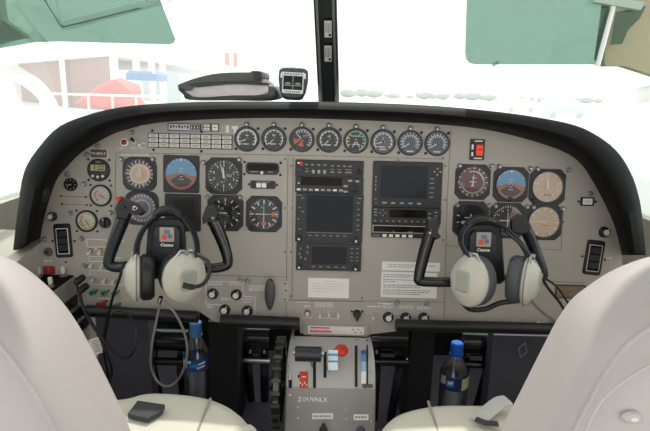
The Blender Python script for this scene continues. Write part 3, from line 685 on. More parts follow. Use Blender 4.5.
sgauge(71, 184.5, 6.6, FACE, 'tiny round black gauge at the far left edge of the panel', 8, 250, scr=False)
sgauge(101, 195.5, 11, PALEG, 'round pale faced gauge directly below the digital clock', 16, 120, nm=GREYT, inner=mat('face_rose', (206, 176, 176), .5))
sgauge(87, 221, 11, mat('face_cream', (216, 210, 172), .5), 'round cream faced gauge with dark ticks left of the black knob', 20, 150, nm=SCRW, inner=PALEG)
# digital clock
s = psc(99, 170); t = thing('digital_clock', 'round black digital clock with a pale display under the brown registration plate', 'clock', pmat(99, 170))
m = MB(s); m.lathe([(11.3, 0), (11.3, 1.5), (10.5, 2.2), (0.01, 2.2)], seg=32, caps=False); m.build('case', BLK, t)
m = MB(s); m.prism(rrect(0, 2.2, 16, 7.5, 1), 2.2, 2.8, 0); m.prism(rrect(0, 2.2, 14.4, 6, .5), 2.8, 2.9, 1); m.text('1:22', 1, 2.1, 3.0, 6.5, 2, 0.02); m.build('display', [BEZ, mat('lcd_olive', (178, 178, 122), .4), SCRW], t)
for x in (-5, 0, 5):
    m = MB(s); m.cyl(x, -6.8 + abs(x) * .15, 2, 3.6, 1.5, 0, 12, ch=.3); m.build('button', SILV, t)
m = MB(s); m.text('LC-2', 0, 8, 2.3, 2.2); m.build('lettering', WHT, t)
screwset(t, s, [(a * 10.5, b * 10.3) for a in (-1, 1) for b in (-1, 1)], 1.2)
# registration plate
s = psc(99, 153.5); t = thing('registration_plate', 'brown plate with pale registration letters above the digital clock', 'plate', pmat(99, 153.5))
m = MB(s); m.prism(rrect(0, 0, 17.4, 9.4, .6), 0, .5); m.build('backing', CREAMW, t)
m = MB(s); m.prism(rrect(0, 0, 16.2, 8.4, .5), .5, 1.0); m.text('YV-4870-T', 0, -.2, 1.1, 3.2, 1, .02); m.build('plate', [mat('plate_brown', (92, 74, 56), .5), CREAMW], t)
# annunciator panel 3x8
s = psc(190, 141.5); t = thing('warning_annunciator', 'annunciator grid of three rows of small pale warning windows', 'annunciator', pmat(190.5, 141.2))
m = MB(s); m.prism(rrect(0, 0, 84, 14.5, .6), 0, 1.2); m.build('frame', BEZ, t)
LBX = mat('annunciator_lens', (222, 214, 204), .35)
for r_ in range(3):
    for c in range(8):
        cx, cy = -36.7 + c * 10.48, 4.6 - r_ * 4.6
        m = MB(s); m.prism(rrect(cx, cy, 9.2, 3.7, .3), 1.2, 1.7); m.rect(cx, cy + .6, 1.75, random.uniform(4.5, 7.5), .7, 1); m.rect(cx, cy - .8, 1.75, random.uniform(3, 7), .6, 1); m.build('lens', [LBX, GREYT], t)
screwset(t, s, [(-38, 9.4), (11, 9.6), (-37, -9.5), (11, -9.7)], 1.3)
s = psc(184.5, 126.5); t = thing('annunciator_strip', 'white strip with dark violet print above the annunciator grid', 'annunciator', pmat(184.5, 127.3))
m = MB(s); m.prism(rrect(0, 0, 33, 7.6, .4), 0, 1.0); m.build('frame', BLK, t)
m = MB(s); m.prism(rrect(0, 0, 31, 6, .3), 1.0, 1.5); m.prism(rrect(10.5, 0, 9.5, 4.6, .2), 1.5, 1.6, 1); m.text('ANNUN', -6, 0.2, 1.6, 4.2, 1, .03) if 0 else None
for k in range(7): m.rect(-13.2 + k * 2.8, .2 + (k % 2) * .5, 1.6, 1.7, 3.0 - (k % 3) * .6, 1)
for k in range(3): m.rect(7.5 + k * 3, 0, 1.7, 1.2, 2.6, 0)
m.build('lens', [mat('lens_white_violet', (214, 206, 214), .4), mat('print_violet', (72, 58, 86), .5)], t)
for i, (x, lb) in enumerate(((207, 'pair of small white test lights right of the violet printed strip'), (215.3, 'small white test light nearest the white arrow mark'))):
    s = psc(x, 127.6); t = thing('test_light', lb, 'indicator light', pmat(x, 127.6)); m = MB(s); m.prism(rrect(0, 0, 7.4, 7.6, .4), 0, 1.0); m.build('frame', BLK, t)
    for j in ((1, -1) if i == 0 else (0,)):
        m = MB(s); m.prism(rrect(0, j * 1.7, 5.8, 2.7 if i == 0 else 6, .3), 1.0, 1.6); m.rect(0, j * 1.7, 1.65, 3.5, .7, 1); m.build('lens', [CREAMW, GREYT], t)
# three lights/toggles upper left
def toggle(x, y, lb, up=False, tip=KNOBT, base=SILV, grp=None, s_=1.0, side=0.0, name='toggle_switch'):
    s = psc(x, y) * s_; t = thing(name, lb, 'switch', pmat(x, y), grp)
    m = MB(s); m.lathe([(2.3, 0), (2.3, .7), (1.6, .9), (1.5, 1.6)], seg=6); m.cyl(0, 0.8, 0, .95, 1.0, 1, 10); m.build('bushing', [base, SCRW], t)
    d = 1 if up else -1
    m = MB(s); m.tube([(0, 0, 1.2), (side * .6, d * 1.6, 3.6), (side, d * 2.8, 6.0)], [0.8, 1.2, 1.7], seg=10); m.build('lever', tip, t)
s = psc(124.5, 142); t = thing('warning_light', 'red jewel light in a pale ring at the upper left of the panel', 'indicator light', pmat(124.5, 142.3)); m = MB(s); m.lathe([(4.2, 0), (4.2, .8), (3, 1.2)], seg=8); m.build('ring', CREAMW, t)
m = MB(s); m.lathe([(2.8, 1), (2.5, 2.4), (1.2, 3.2)], seg=14); m.build('jewel', mat('jewel_dark_red', (150, 34, 34), .25), t)
toggle(134, 142, 'upright dark toggle switch right of the red jewel light', True, SCRW)
toggle(143.5, 143, 'white tipped toggle beside the annunciator grid', False, CREAMW, side=-2)
# slot & strip
s = psc(262.5, 169); t = thing('recessed_slot', 'long dark recessed window with a small knob, right of the left altimeter', 'indicator', pmat(262.5, 168.5))
m = MB(s); m.prism(rrect(0, 0, 33.5, 12, 4), 0, .8); m.build('surround', BEZ, t); m = MB(s); m.prism(rrect(0, 1.2, 29.5, 6.6, 2), .8, 1.0); m.build('window', DISP, t)
m = MB(s); m.rect(-8, -3.4, .95, 9, 1.1); m.rect(8, -3.2, .95, 5, 1); m.build('lettering', LGREY, t); m = MB(s); m.cyl(0, -4.2, .8, 5, 2.0, 0, 12, ch=.4); m.build('knob', SILV, t)
screwset(t, s, [(-18, 6), (-18, -6), (18, 6), (18, -6)], 1.3)
s = psc(263, 184.5); t = thing('button_strip', 'small dark strip with white square buttons below the recessed slot', 'buttons', pmat(263, 184.7))
m = MB(s); m.prism(rrect(0, 0, 25, 8, 1.5), 0, 1); m.rect(0, 2.6, 1.1, 14, .7, 1); m.build('strip_body', [BEZ, LGREY], t)
for k, c in ((-4.2, CREAMW), (1.2, CREAMW), (6.5, BLK)):
    m = MB(s); m.prism(rrect(k, -.6, 4.6, 4.4, .5), 1, 2.0); m.build('button', c, t)
screwset(t, s, [(-14, 0), (14, 0)], 1.2)
# toggles lower left
tg = 'lower left block of toggle switches'
for x, y, lb, tip in ((91, 250, 'ivory toggle at the left end of the top row of the lower left block', CREAMW), (101, 250, 'ivory toggle second in the top row of the lower left block', CREAMW), (92.5, 263.5, 'white toggle at the left end of the second row', KNOBT), (103, 264.5, 'white toggle second in the second row', KNOBT),
                      (94, 277.5, 'white toggle at the left end of the third row', KNOBT), (105, 278.5, 'white toggle in the middle of the third row', KNOBT), (114.5, 279, 'white toggle third in the third row beside the cable', KNOBT)):
    toggle(x, y, lb, False, tip, SILV if tip is KNOBT else mat('brass', (176, 120, 80), .4, .6), tg, 1.05)
for x, y, c, lb in ((95, 291.5, GRNM, 'green breaker knob at the left end of the green row'), (106.5, 291.8, GRNM, 'green breaker knob second in the green row'), (117, 292.3, GRNM, 'green breaker knob third in the green row behind the cable'),
                    (103.5, 303, REDM, 'red breaker knob below the green row'), (118, 305, GRNM, 'green breaker knob right of the red one')):
    s = psc(x, y); t = thing('breaker_knob', lb, 'knob', pmat(x, y), 'coloured breaker knobs'); k = 1.25 if c is REDM else 1.0
    m = MB(s * k); m.cyl(0, 0, 0, .8, 2.6, 0, 6); m.build('nut', SILV, t); m = MB(s * k); m.tube([(0, 0, .6), (-1, -.3, 2.4), (-2, -.8, 5)], [1.2, 2.1, 2.5], seg=10); m.build('grip', c, t)
    m = MB(s * k); m.cyl(2.4, 1.6, 0, .5, .9, 0, 8); m.build('screw', SCRW, t)
# knobs
def knob(x, y, r, lb, tip=KNOBT, name='rotary_knob', grp=None, off=(0, -1.2), a=30):
    s = psc(x, y); t = thing(name, lb, 'knob', pmat(x, y), grp)
    m = MB(s); m.lathe([(r * 1.05, 0), (r * 1.05, 1.4), (r * .86, 2.0), (r * .8, 5.2), (r * .62, 5.8)], seg=18)
    m.build('skirt', BLK, t)
    m = MB(s); m.cyl(0, 0, 5.6, 6.4, r * .56, 0, 16, ch=.2); m.build('cap', tip, t)
    m = MB(s); m.tick(r * .5, r * 1.0, a, .7, 5.9); m.build('pointer_line', WHT, t)
for x, y, lb in ((213, 293.5, 'black rotary knob with silver cap, upper left of the four below the left yoke'), (236.5, 294.5, 'black rotary knob with silver cap, upper right of the four'), (225, 309.5, 'black rotary knob with silver cap, lower left of the four'), (247.5, 310.5, 'black rotary knob with silver cap, lower right of the four'),
                 (388, 317, 'black rotary knob nearest the white toggle, right of the pointer knob'), (405.5, 317.5, 'black rotary knob, middle of the three under the white placard'), (423.5, 317.5, 'black rotary knob, rightmost of the three under the white placard')):
    knob(x, y, 5.2, lb, grp='black rotary knobs with silver caps')
knob(53, 216.5, 4.4, 'black and white knob near the left hood edge of the panel', KNOBT)
knob(603.5, 232, 5.2, 'black and white knob near the right hood edge of the panel', KNOBT)
s = psc(105.5, 222.5); t = thing('selector_knob', 'plain black selector knob right of the cream faced gauge', 'knob', pmat(105.5, 222.5))
m = MB(s); m.lathe([(5.6, 0), (5.4, 3), (4.6, 4)], seg=20); m.build('skirt', BLK, t); m = MB(s); m.box(0, 0, 5, 2.4, 9.5, 2.6); m.rect(0, 3.2, 6.35, .8, 2, 1); m.build('grip_bar', [BLK, SILV], t)
s = psc(357, 314); t = thing('selector_knob', 'black pointer selector knob above the quadrant placard', 'knob', pmat(357, 314.5))
m = MB(s); m.prism([(0, -6.5), (3.2, 0), (3.6, 3), (2, 4.6), (-2, 4.6), (-3.6, 3), (-3.2, 0)], .5, 5.5, ch=.6); m.build('pointer', BLK, t); m = MB(s); m.cyl(0, 1, 0, .8, 4.2); m.cyl(-5.3, 3.2, 0, .7, 1.2, 0, 10); m.cyl(5.3, 3.2, 0, .7, 1.2, 0, 10); m.build('base', BLK, t)
s = psc(48, 252); t = thing('threaded_stud', 'dull metal stud below the left black and white knob', 'stud', pmat(48.5, 252))
m = MB(s); m.lathe([(4.6, 0), (4.6, .8), (2.6, 1.2), (2.6, 2.8)], seg=16); m.build('washer', mat('stud_mauve', (112, 96, 98), .5), t); m = MB(s); m.cyl(0, 0, 2.8, 3.6, 1.3); m.build('pin', SCRW, t)
# centre toggles
s = psc(307, 312); t = thing('push_button', 'white push button with a red collar, left of the three small toggles', 'button', pmat(307.5, 312.5)); m = MB(s); m.lathe([(3, 0), (3, 1), (2.2, 1.4)], seg=16); m.build('collar', mat('collar_red', (150, 62, 54), .5), t); m = MB(s); m.cyl(0, -.6, 1, 4.2, 1.9, 0, 14, ch=.4); m.build('cap', KNOBT, t)
for x, lb in ((320, 'white toggle, left of the three small ones over the pedestal'), (329, 'white toggle, middle of the three small ones over the pedestal'), (338, 'white toggle, right of the three small ones over the pedestal')): toggle(x, 313, lb, grp='three small toggles over the pedestal')
toggle(373, 314, 'lone white toggle between the pointer knob and the rotary knobs')
# vertical meters
def rocker(x, y, w_, h_, ang, lb, fr=WHT):
    s = psc(x, y); t = thing('air_outlet_switch', lb, 'switch', pmat(x, y) @ Matrix.Rotation(R(ang), 4, 'Z'))
    m = MB(s); m.prism(rrect(0, 0, w_, h_, 2.5), 0, 1.6, ch=.6); m.build('housing', BLK, t)
    m = MB(s); m.prism(rrect(0, -.5, w_ - 5, h_ - 8, .8), 1.6, 1.9); m.build('inner_frame', fr, t)
    m = MB(s); m.prism(rrect(0, -.5, w_ - 6.6, h_ - 9.6, .5), 1.9, 2.3); m.build('panel_insert', SCREEN, t)
    for k in (-1, 0, 1):
        m = MB(s); m.prism(rrect(0, k * (h_ - 11) / 3.2, w_ - 8, (h_ - 12) / 3.8, .6), 2.3, 3.2, ch=.3); m.build('paddle', BEZ, t)
    screwset(t, s, [(-w_ / 2 - 2.4, 0), (w_ / 2 + 2.6, -1)], 1.1)
rocker(63.5, 240.5, 17, 34, 4, 'tall black framed rocker unit at the left side of the panel')
rocker(593.5, 257.5, 18, 35, -5, 'tall black framed rocker unit at the right side of the panel', mat('frame_pink_white', (222, 200, 196), .5))
# small white light box right
s = psc(587, 201.5); t = thing('indicator_light', 'white lens in a black frame beyond the right-hand altimeter', 'indicator light', pmat(587, 201.5)); m = MB(s); m.prism(rrect(0, 0, 13.5, 8.6, .6), 0, 1); m.build('frame', BLK, t); m = MB(s); m.prism(rrect(0, 0, 9.5, 6, .3), 1, 1.5); m.rect(0, 0, 1.55, 6, 2, 1); m.build('lens', [CREAMW, LBX], t); screwset(t, s, [(-8.4, 0), (8.6, 0)], 1.2)
# red guarded switch
s = psc(477, 149.5); t = thing('guarded_switch', 'orange-red rocker switch in a black frame at the upper right of the panel', 'switch', pmat(477, 149.7)); m = MB(s); m.prism(rrect(0, 0, 14.6, 21, .8), 0, 1); m.build('plate', BLK, t)
m = MB(s); m.prism(rrect(1.2, -.3, 8.2, 13, .6), 1, 1.8); m.rect(-4.8, 2.5, 1.1, 2, 5, 1); m.rect(-4.8, -4.5, 1.1, 1.8, 4, 1); m.rect(1, 8.5, 1.1, 8, 1.2, 1); m.rect(1, -8.6, 1.1, 8, 1.2, 1); m.build('legend', [BEZ, WHT], t)
m = MB(s); m.prism(rrect(1.8, -.6, 6.6, 11, .8), 1.6, 4.4, ch=.8); m.rect(1.8, 0, 4.45, 2.5, 1.4, 1); m.build('rocker', [mat('switch_orange_glow', (226, 66, 26), .4, emit=.35), DKBR], t)  # weak glow put into the rocker colour
screwset(t, s, [(a * 5, b * 8.8) for a in (-1, 1) for b in (-1, 1)], .9)
# crank lever
s = psc(271, 292); t = thing('parking_brake_handle', 'dark grey oval turning handle below the course indicator', 'handle', pmat(271, 292)); m = MB(s); m.prism(rrect(9, 1.5, 17, 21, 1), 0, .7); m.build('mounting_plate', PLATE, t)
m = MB(s); m.tube([(3, 0, 0), (1, 0, 8)], 2.2, seg=12); m.build('shaft', LGREY, t)
m = MB(s); rings = []
for z, k in ((7, .7), (8, .95), (10, 1), (12, .9), (13, .6)): rings.append([(5.2 * k * math.cos(a) + 1.6 * math.sin(2 * a) * .3, 16 * k * math.sin(a), z) for a in [2 * math.pi * i / 28 for i in range(28)]])
m.loft(rings); m.build('handle_grip', mat('handle_grey', (66, 66, 68), .4), t)
screwset(t, s, [(14, 9), (14, -7), (15, 2)], .9)
# placards
def placard(x0, y0, x1, y1, rows, lb, colr=CREAMW, ink=GREYT, nm='placard', size=0.7, th=.3):
    cx, cy = (x0 + x1) / 2, (y0 + y1) / 2; s = psc(cx, cy); m = MB(s); W, H = x1 - x0, y1 - y0
    m.prism(rrect(0, 0, W, H, .5), .1, th, 0)
    for y, a, b in rows:
        x = a
        while x < b:
            l = min(random.uniform(1, 3.2), b - x); m.rect(x - W / 2 + l / 2, H / 2 - y, th + .05, l, size, 1); x += l + random.uniform(.4, .8)
    return props(m.build(nm, [colr, ink], M=pmat(cx, cy)), lb, 'placard')
placard(308, 278, 349, 298, [(3, 14, 27), (6, 4, 36), (8.5, 4, 36), (11, 4, 36), (13.5, 4, 30)], 'blank looking white placard below the small navigator screen', ink=mat('print_faint', (212, 210, 205), .6))
placard(382, 262, 440, 271, [(3, 6, 40), (5, 6, 40), (3.5, 47, 53)], 'narrow white instruction placard, upper of the two by the right yoke')
placard(381, 272, 437, 298, [(3, 2, 45), (5, 2, 30), (8, 2, 40), (10, 2, 14), (13.5, 2, 45), (15.5, 2, 40), (18.5, 2, 50), (20.5, 2, 48), (22.5, 2, 40)], 'large white instruction placard printed with fine lines, lower of the two', size=.8)
for i, (x, y) in enumerate(((397, 302), (426.5, 303))):
    post_light(x, y, ['post light under the left part of the large placard', 'post light under the right part of the large placard'][i])
# post lights
for x, y, lb in ((132, 132.5, 'post light above the upright dark toggle'), (98, 146, 'post light touching the top of the registration plate'), (87.5, 154.5, 'post light left of the registration plate'), (68, 174, 'post light above the tiny round gauge'), (84.5, 184, 'post light left of the digital clock bottom'),
                 (122, 159, 'post light at the upper left corner of the airspeed indicator'), (153.5, 159, 'post light at the upper right corner of the airspeed indicator'), (204, 162.5, 'post light between attitude indicator and left altimeter'), (239.5, 159.5, 'post light at the upper right of the left altimeter'),
                 (208, 197, 'post light at the upper left of the left vertical speed indicator'), (240.5, 197, 'post light at the upper right of the left vertical speed indicator'), (71, 213, 'post light right of the left black and white knob'), (111, 212.5, 'post light above the plain black selector knob'), (45, 239, 'post light left of the left rocker unit'),
                 (82, 238.5, 'post light below the cream faced gauge'), (85.5, 265.5, 'post light left of the second toggle row'), (459.5, 165.5, 'post light at the upper left of the maroon dial'), (491.5, 166, 'post light between maroon dial and right attitude indicator, left of the pair'), (499, 166.5, 'post light between maroon dial and right attitude indicator, right of the pair'),
                 (530, 168.5, 'post light at the upper right of the right attitude indicator'), (537, 169, 'post light at the upper left of the right-hand altimeter'), (568, 170, 'post light at the upper right of the right-hand altimeter'), (590, 193.5, 'post light above the white lens'),
                 (457, 205, 'post light at the upper left of the turn coordinator'), (488.5, 205.5, 'post light at the upper right of the turn coordinator'), (495, 206, 'post light at the upper left of the heading dial'), (526.5, 206.7, 'post light at the upper right of the heading dial'), (533, 207, 'post light at the upper left of the right-hand vertical speed indicator'),
                 (562, 208.5, 'post light at the upper right of the right-hand vertical speed indicator'), (240.8, 279.5, 'post light above the upper right rotary knob, left of the pair'), (248, 280, 'post light above the upper right rotary knob, right of the pair')):
    post_light(x, y, lb, .95)

# ------------------------------------------------------------------ radio stack
def radio(x0, y0, x1, y1, lb, name, cat='radio', grp=None):
    cx, cy = (x0 + x1) / 2, (y0 + y1) / 2; s = psc(cx, cy); W, H = x1 - x0, y1 - y0
    t = thing(name, lb, cat, pmat(cx, cy), grp)
    m = MB(s); m.prism(rrect(0, 0, W, H, 1.0), 0, 2.4, ch=.4); m.build('faceplate', BEZ, t)
    return t, s, (lambda x, y: (x - cx, cy - y))
def btn(t, s, x, y, w_, h_, mtl=CREAMW, z=2.4, nm='button', d=.9):
    m = MB(s); m.prism(rrect(x, y, w_, h_, .3), z, z + d, ch=.2); m.build(nm, mtl, t)
def rknob(t, s, x, y, r, mtl=BLK):
    m = MB(s); m.lathe([(r, 2.4), (r * .95, 5), (r * .6, 5.3), (r * .55, 7.2), (r * .4, 7.6)], seg=18, cx=x, cy=y); m.build('knob', mtl, t)
BTNG = mat('button_grey_print', (172, 172, 170), .5)
t, s, q = radio(295.5, 160.3, 363.5, 176.7, 'audio selector panel with two rows of buttons at the top of the radio stack', 'audio_panel')
for x in (306.5, 312.5, 318.7, 325): btn(t, s, *q(x, 165.2), 3, 1.4, LGREY, d=.5)
for x in (332.5, 338.5, 344.5, 350): btn(t, s, *q(x, 165.8), 3, 1.3, LGREY, d=.5)
for x in (313.5, 319, 324.7): btn(t, s, *q(x, 172), 2.7, 3.6, BTNG)
for x, w_ in ((307, 3.4), (332.5, 3.8), (339.5, 4), (348.5, 6.5)): btn(t, s, *q(x, 172), w_, 1.3, LGREY, d=.4); btn(t, s, *q(x, 169.3), w_, .7, LGREY, d=.3)
rknob(t, s, *q(299, 170.5), 2.8, mat('knob_slate', (64, 74, 80), .4)); rknob(t, s, *q(359.5, 171), 2.6)
btn(t, s, *q(301.5, 164.5), 3, 4.2, REDM, d=.7, nm='red_key'); btn(t, s, *q(298.8, 163.8), 2.6, 2, CREAMW, d=.6)
t, s, q = radio(295.5, 177.2, 363.3, 193, 'transponder with a dark display over a row of eight white keys', 'transponder')
m = MB(s); m.prism(rrect(*q(321.5, 181.7), 41, 8, .4), 2.4, 2.6); m.build('display', DISP, t)
for k in range(8): btn(t, s, *q(299 + k * 6.0, 190), 3.8, 2, BTNG if k % 3 else CREAMW)
for x, y in ((345.5, 185.5), (345.5, 191), (350, 180.2), (357, 180.5)): btn(t, s, *q(x, y), 4, 2, BTNG)
rknob(t, s, *q(354, 188), 4.6); btn(t, s, *q(298.8, 183.7), 1.5, 1.5, CREAMW)
t, s, q = radio(295.8, 193.4, 362.7, 242.6, 'large navigator with a big dark screen in the middle of the radio stack', 'navigator_radio')
m = MB(s); m.prism(rrect(*q(329.8, 214), 48.5, 39.5, 1), 2.4, 2.9); m.build('screen_frame', BLK, t)
m = MB(s); m.prism(rrect(*q(329.8, 213.5), 46, 36.5, .6), 2.9, 3.05); m.build('screen', SCREEN, t)
m = MB(s); m.rect(*q(329.8, 232.6), 3.1, 46, .8); m.build('screen_edge_line', mat('line_violet', (112, 104, 140), .4), t)
for k in range(6): btn(t, s, *q(310.5 + k * 6.9, 235.5), 3, 1, LGREY, d=.5)
for y in (202, 208.5, 214, 219, 224.5, 229): btn(t, s, *q(358, y), 3.0, 1.0, LGREY, d=.4)
for x, y in ((302, 198.5), (299.5, 208), (303, 212), (298.5, 219.5), (300, 229.6)): btn(t, s, *q(x, y), 2.6, 1.0, LGREY, d=.4)
btn(t, s, *q(299, 195.8), 5, .8, LGREY, d=.3); btn(t, s, *q(359, 197.5), 4, .8, LGREY, d=.3)
rknob(t, s, *q(299.7, 238.8), 3.0); rknob(t, s, *q(356.3, 239.5), 3.0)
m = MB(s); m.cyl(*q(299.7, 239), 7.5, 7.9, 1.2, 0, 10); m.cyl(*q(356.3, 239.8), 7.5, 7.9, 1.2, 0, 10); m.build('knob_cap', SILV, t)
t, s, q = radio(296.3, 243, 361, 270.5, 'smaller navigator with a wide dark screen at the bottom of the radio stack', 'navigator_radio')
m = MB(s); m.prism(rrect(*q(329, 255), 36, 18.5, .8), 2.4, 2.9); m.build('screen_frame', BLK, t)
m = MB(s); m.prism(rrect(*q(329, 255), 34.5, 17, .6), 2.9, 3.05); m.build('screen', mat('screen_violet_dark', (20, 18, 26), .12, spec=.2), t)
for k in range(5): btn(t, s, *q(313.5 + k * 7.6, 266.6), 3.4, 1, LGREY, d=.5)
for y in (247.5, 252, 256, 259.5):
    btn(t, s, *q(351.5, y), 2.6, .9, LGREY, d=.4); btn(t, s, *q(357, y), 2.8, .9, LGREY, d=.4)
for x, y in ((300.5, 249), (299.5, 254), (301, 257.5), (307.5, 247), (307.5, 252.5), (305.5, 259)): btn(t, s, *q(x, y), 1.4, 2.4, LGREY, d=.4)
rknob(t, s, *q(299.5, 266.8), 2.8); rknob(t, s, *q(355.5, 267), 2.8)
m = MB(s); m.cyl(*q(299.5, 267), 7.5, 7.9, 1.2, 0, 10); m.cyl(*q(355.5, 267.2), 7.5, 7.9, 1.2, 0, 10); m.build('knob_cap', SILV, t)
t, s, q = radio(372.5, 161.8, 441.5, 207.5, 'multifunction display with a large dark screen right of the radio stack', 'multifunction_display', 'display')
m = MB(s); m.prism(rrect(*q(403.7, 182), 48.5, 34.5, 1), 2.4, 2.9); m.build('screen_frame', BLK, t)
m = MB(s); m.prism(rrect(*q(403.5, 182), 46, 32, .6), 2.9, 3.05); m.build('screen', mat('screen_slate_dark', (30, 36, 42), .12, spec=.2), t)
for k in range(5): btn(t, s, *q(385 + k * 8.6, 203.2), 4, 1.4, BTNG, d=.6)
for y in (178, 182.5, 187.5, 192, 196.3): btn(t, s, *q(431.5, y), 4.2, 1.0, LGREY, d=.4)
for a in (0, 90, 180, 270):
    x, y = q(436.2, 171); btn(t, s, x + 3 * math.cos(R(a)), y + 3 * math.sin(R(a)), 1.7, 1.7, BTNG)
m = MB(s); m.cyl(*q(436.2, 171), 2.4, 3.2, 1.7, 0, 14); m.build('joystick', BLK, t)
for y in (178, 182, 186, 190): btn(t, s, *q(375.5, y), 1.2, 2.4, LGREY, d=.4)
btn(t, s, *q(376, 200), 2.4, .9, LGREY); btn(t, s, *q(376.2, 203.5), 2.4, .9, LGREY)
t, s, q = radio(371.5, 207.5, 440.5, 223.8, 'dark communications radio with dot buttons under the multifunction display', 'communication_radio')
m = MB(s); m.prism(rrect(*q(407.5, 213.5), 37, 8, .5), 2.4, 2.6); m.build('display', DISP, t)
for k in range(10): btn(t, s, *q(375 + k * 6.1, 221.2), 1.5, 1.2, BTNG, d=.5)
for a in (0, 90, 180, 270):
    x, y = q(382.5, 213.2); btn(t, s, x + 2.6 * math.cos(R(a)), y + 2.6 * math.sin(R(a)), 1.4, 1.4, LGREY)
for x, y in ((375.3, 209.8), (375.3, 212.8), (375.3, 215.6), (429, 213), (429, 217), (435.5, 211.5), (435.5, 215)): btn(t, s, *q(x, y), 3, 1.1, LGREY, d=.4)
t, s, q = radio(371.3, 224, 428, 237.4, 'slim radio head with five square white keys at the bottom of the right stack', 'autopilot_controller')
m = MB(s); m.prism(rrect(*q(399, 229), 53.5, 7.4, .5), 2.4, 2.8); m.build('display_frame', mat('frame_light', (186, 176, 166), .5), t)
m = MB(s); m.prism(rrect(*q(399, 229), 52, 6, .4), 2.8, 3.0); m.build('display', DISP, t)
for k in range(5): btn(t, s, *q(384.3 + k * 6.5, 235.6), 4.0, 2.6, CREAMW)
btn(t, s, *q(376, 235.6), 7, .8, LGREY); rknob(t, s, *q(424, 235), 2.2)
m = MB(s); m.rect(*q(393, 231), 3.05, 1.2, .8); m.rect(*q(409.5, 231.5), 3.05, 5, .8); m.build('lettering', LGREY, t)

# ================================================================== THROTTLE PEDESTAL
PX = 330.5
prof = [(337, 0.02), (342, 0.06), (350, 0.10), (362, 0.135), (375, 0.155), (388, 0.168), (398, 0.174), (412, 0.178), (431, 0.182), (470, 0.185), (560, 0.19)]
HWp = 0.0865
ped = thing('throttle_quadrant', 'grey centre pedestal with lever slots, colour tags and placards', 'pedestal', Matrix.Translation((pp(PX, 400, .1).x, pp(PX, 400, .1).y, 0)))
po = Vector(ped.location)
def pe(m):
    for i in range(len(m.v)): m.v[i] = m.v[i] - po
    return m
rows = []
for py_, n_ in prof:
    c = pp(PX, py_, n_); rows.append(c)
m = MB(); g = []
cx = pp(PX, 370, .1).x
for c in rows:
    e = HWp
    g.append([(cx - e, c.y + .02, c.z), (cx - e, c.y + .004, c.z), (cx - e + .004, c.y, c.z), (cx + e - .004, c.y, c.z), (cx + e, c.y + .004, c.z), (cx + e, c.y + .02, c.z)])
n6 = 6; vs = [p for r_ in g for p in r_]
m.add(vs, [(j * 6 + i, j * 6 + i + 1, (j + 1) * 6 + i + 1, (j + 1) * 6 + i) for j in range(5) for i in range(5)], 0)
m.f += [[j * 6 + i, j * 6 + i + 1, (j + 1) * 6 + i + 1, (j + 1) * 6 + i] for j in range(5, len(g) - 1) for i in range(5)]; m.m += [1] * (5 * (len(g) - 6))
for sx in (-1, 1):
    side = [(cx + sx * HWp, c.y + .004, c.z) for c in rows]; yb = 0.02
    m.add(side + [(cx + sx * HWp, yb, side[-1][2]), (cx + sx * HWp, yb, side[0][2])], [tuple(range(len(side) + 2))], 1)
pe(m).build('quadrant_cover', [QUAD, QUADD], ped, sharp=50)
def pn(py_):
    for (a, na), (b, nb) in zip(prof, prof[1:]):
        if a <= py_ <= b: return na + (nb - na) * (py_ - a) / (b - a)
    return prof[-1][1]
def psurf(x, y, lift=0.0):
    n_ = pn(y); p = pp(x, y, n_ ); q2 = pp(x, y + 1.0, pn(y + 1.0)); d = (q2 - p); nn = Vector((1, 0, 0)).cross(d).normalized()
    if nn.y > 0: nn = -nn
    return p + nn * lift, nn
def pstrip(m, x0, x1, ya, yb, lift, mi=0, n=8):
    rr = []
    for i in range(n + 1):
        y = ya + (yb - ya) * i / n; a, _ = psurf(x0, y, lift); b, _ = psurf(x1, y, lift); rr += [tuple(a), tuple(b)]
    m.add(rr, [(2 * i, 2 * i + 1, 2 * i + 3, 2 * i + 2) for i in range(n)], mi)
for x, ya, yb, w_ in ((308, 337, 342, 3), (299, 360, 378, 2.6), (314.5, 337, 388, 3), (325, 338, 378, 3), (335, 337, 350, 3.2), (356.2, 339, 387, 2.6)):
    m = MB(); pstrip(m, x - w_ / 2, x + w_ / 2, ya, yb, 0.0012); pe(m).build('lever_slot', NEARBLK, ped)
for x, y in ((308.3, 339.5), (316.5, 341), (325, 340), (334, 339.5)):
    m = MB(); pstrip(m, x - 1.4, x + 1.4, y - 1.6, y + 1.6, .003, 0, 2); pe(m).build('slot_guide', CREAMW, ped)
m = MB(); pstrip(m, 361, 366, 339, 355, .002, 0); pstrip(m, 361, 366, 355, 362, .002, 1); pstrip(m, 361, 366, 362, 372, .002, 2); pstrip(m, 361, 366, 372, 384, .002, 3); pstrip(m, 366.5, 368, 339, 386, .0015, 4)
pe(m).build('flap_scale', [mat('scale_indigo', (74, 90, 158), .4), mat('scale_blue', (110, 150, 206), .4), mat('scale_cyan', (150, 196, 218), .4), WHT, NEARBLK], ped)
m = MB(); pstrip(m, 299.5, 308, 372, 381.5, .002, 0); pstrip(m, 299.5, 308, 381.5, 388, .002, 1); 
for k in range(4): pstrip(m, 300 + k * 2, 301 + k * 2, 382 + (k % 2) * 2, 384 + (k % 2) * 2, .0026, 2, 1)
pstrip(m, 302, 306, 376.5, 377.6, .0026, 2, 1)
pe(m).build('red_tag', [mat('tag_orange_red', (220, 66, 40), .5), mat('tag_red', (206, 60, 52), .5), WHT], ped)
m = MB(); pstrip(m, 288.5, 292, 366, 388, .0015, 0); pstrip(m, 288.8, 291.6, 374, 380, .0022, 1, 2); pe(m).build('trim_indicator', [NEARBLK, mat('pointer_pink', (220, 190, 196), .5)], ped)
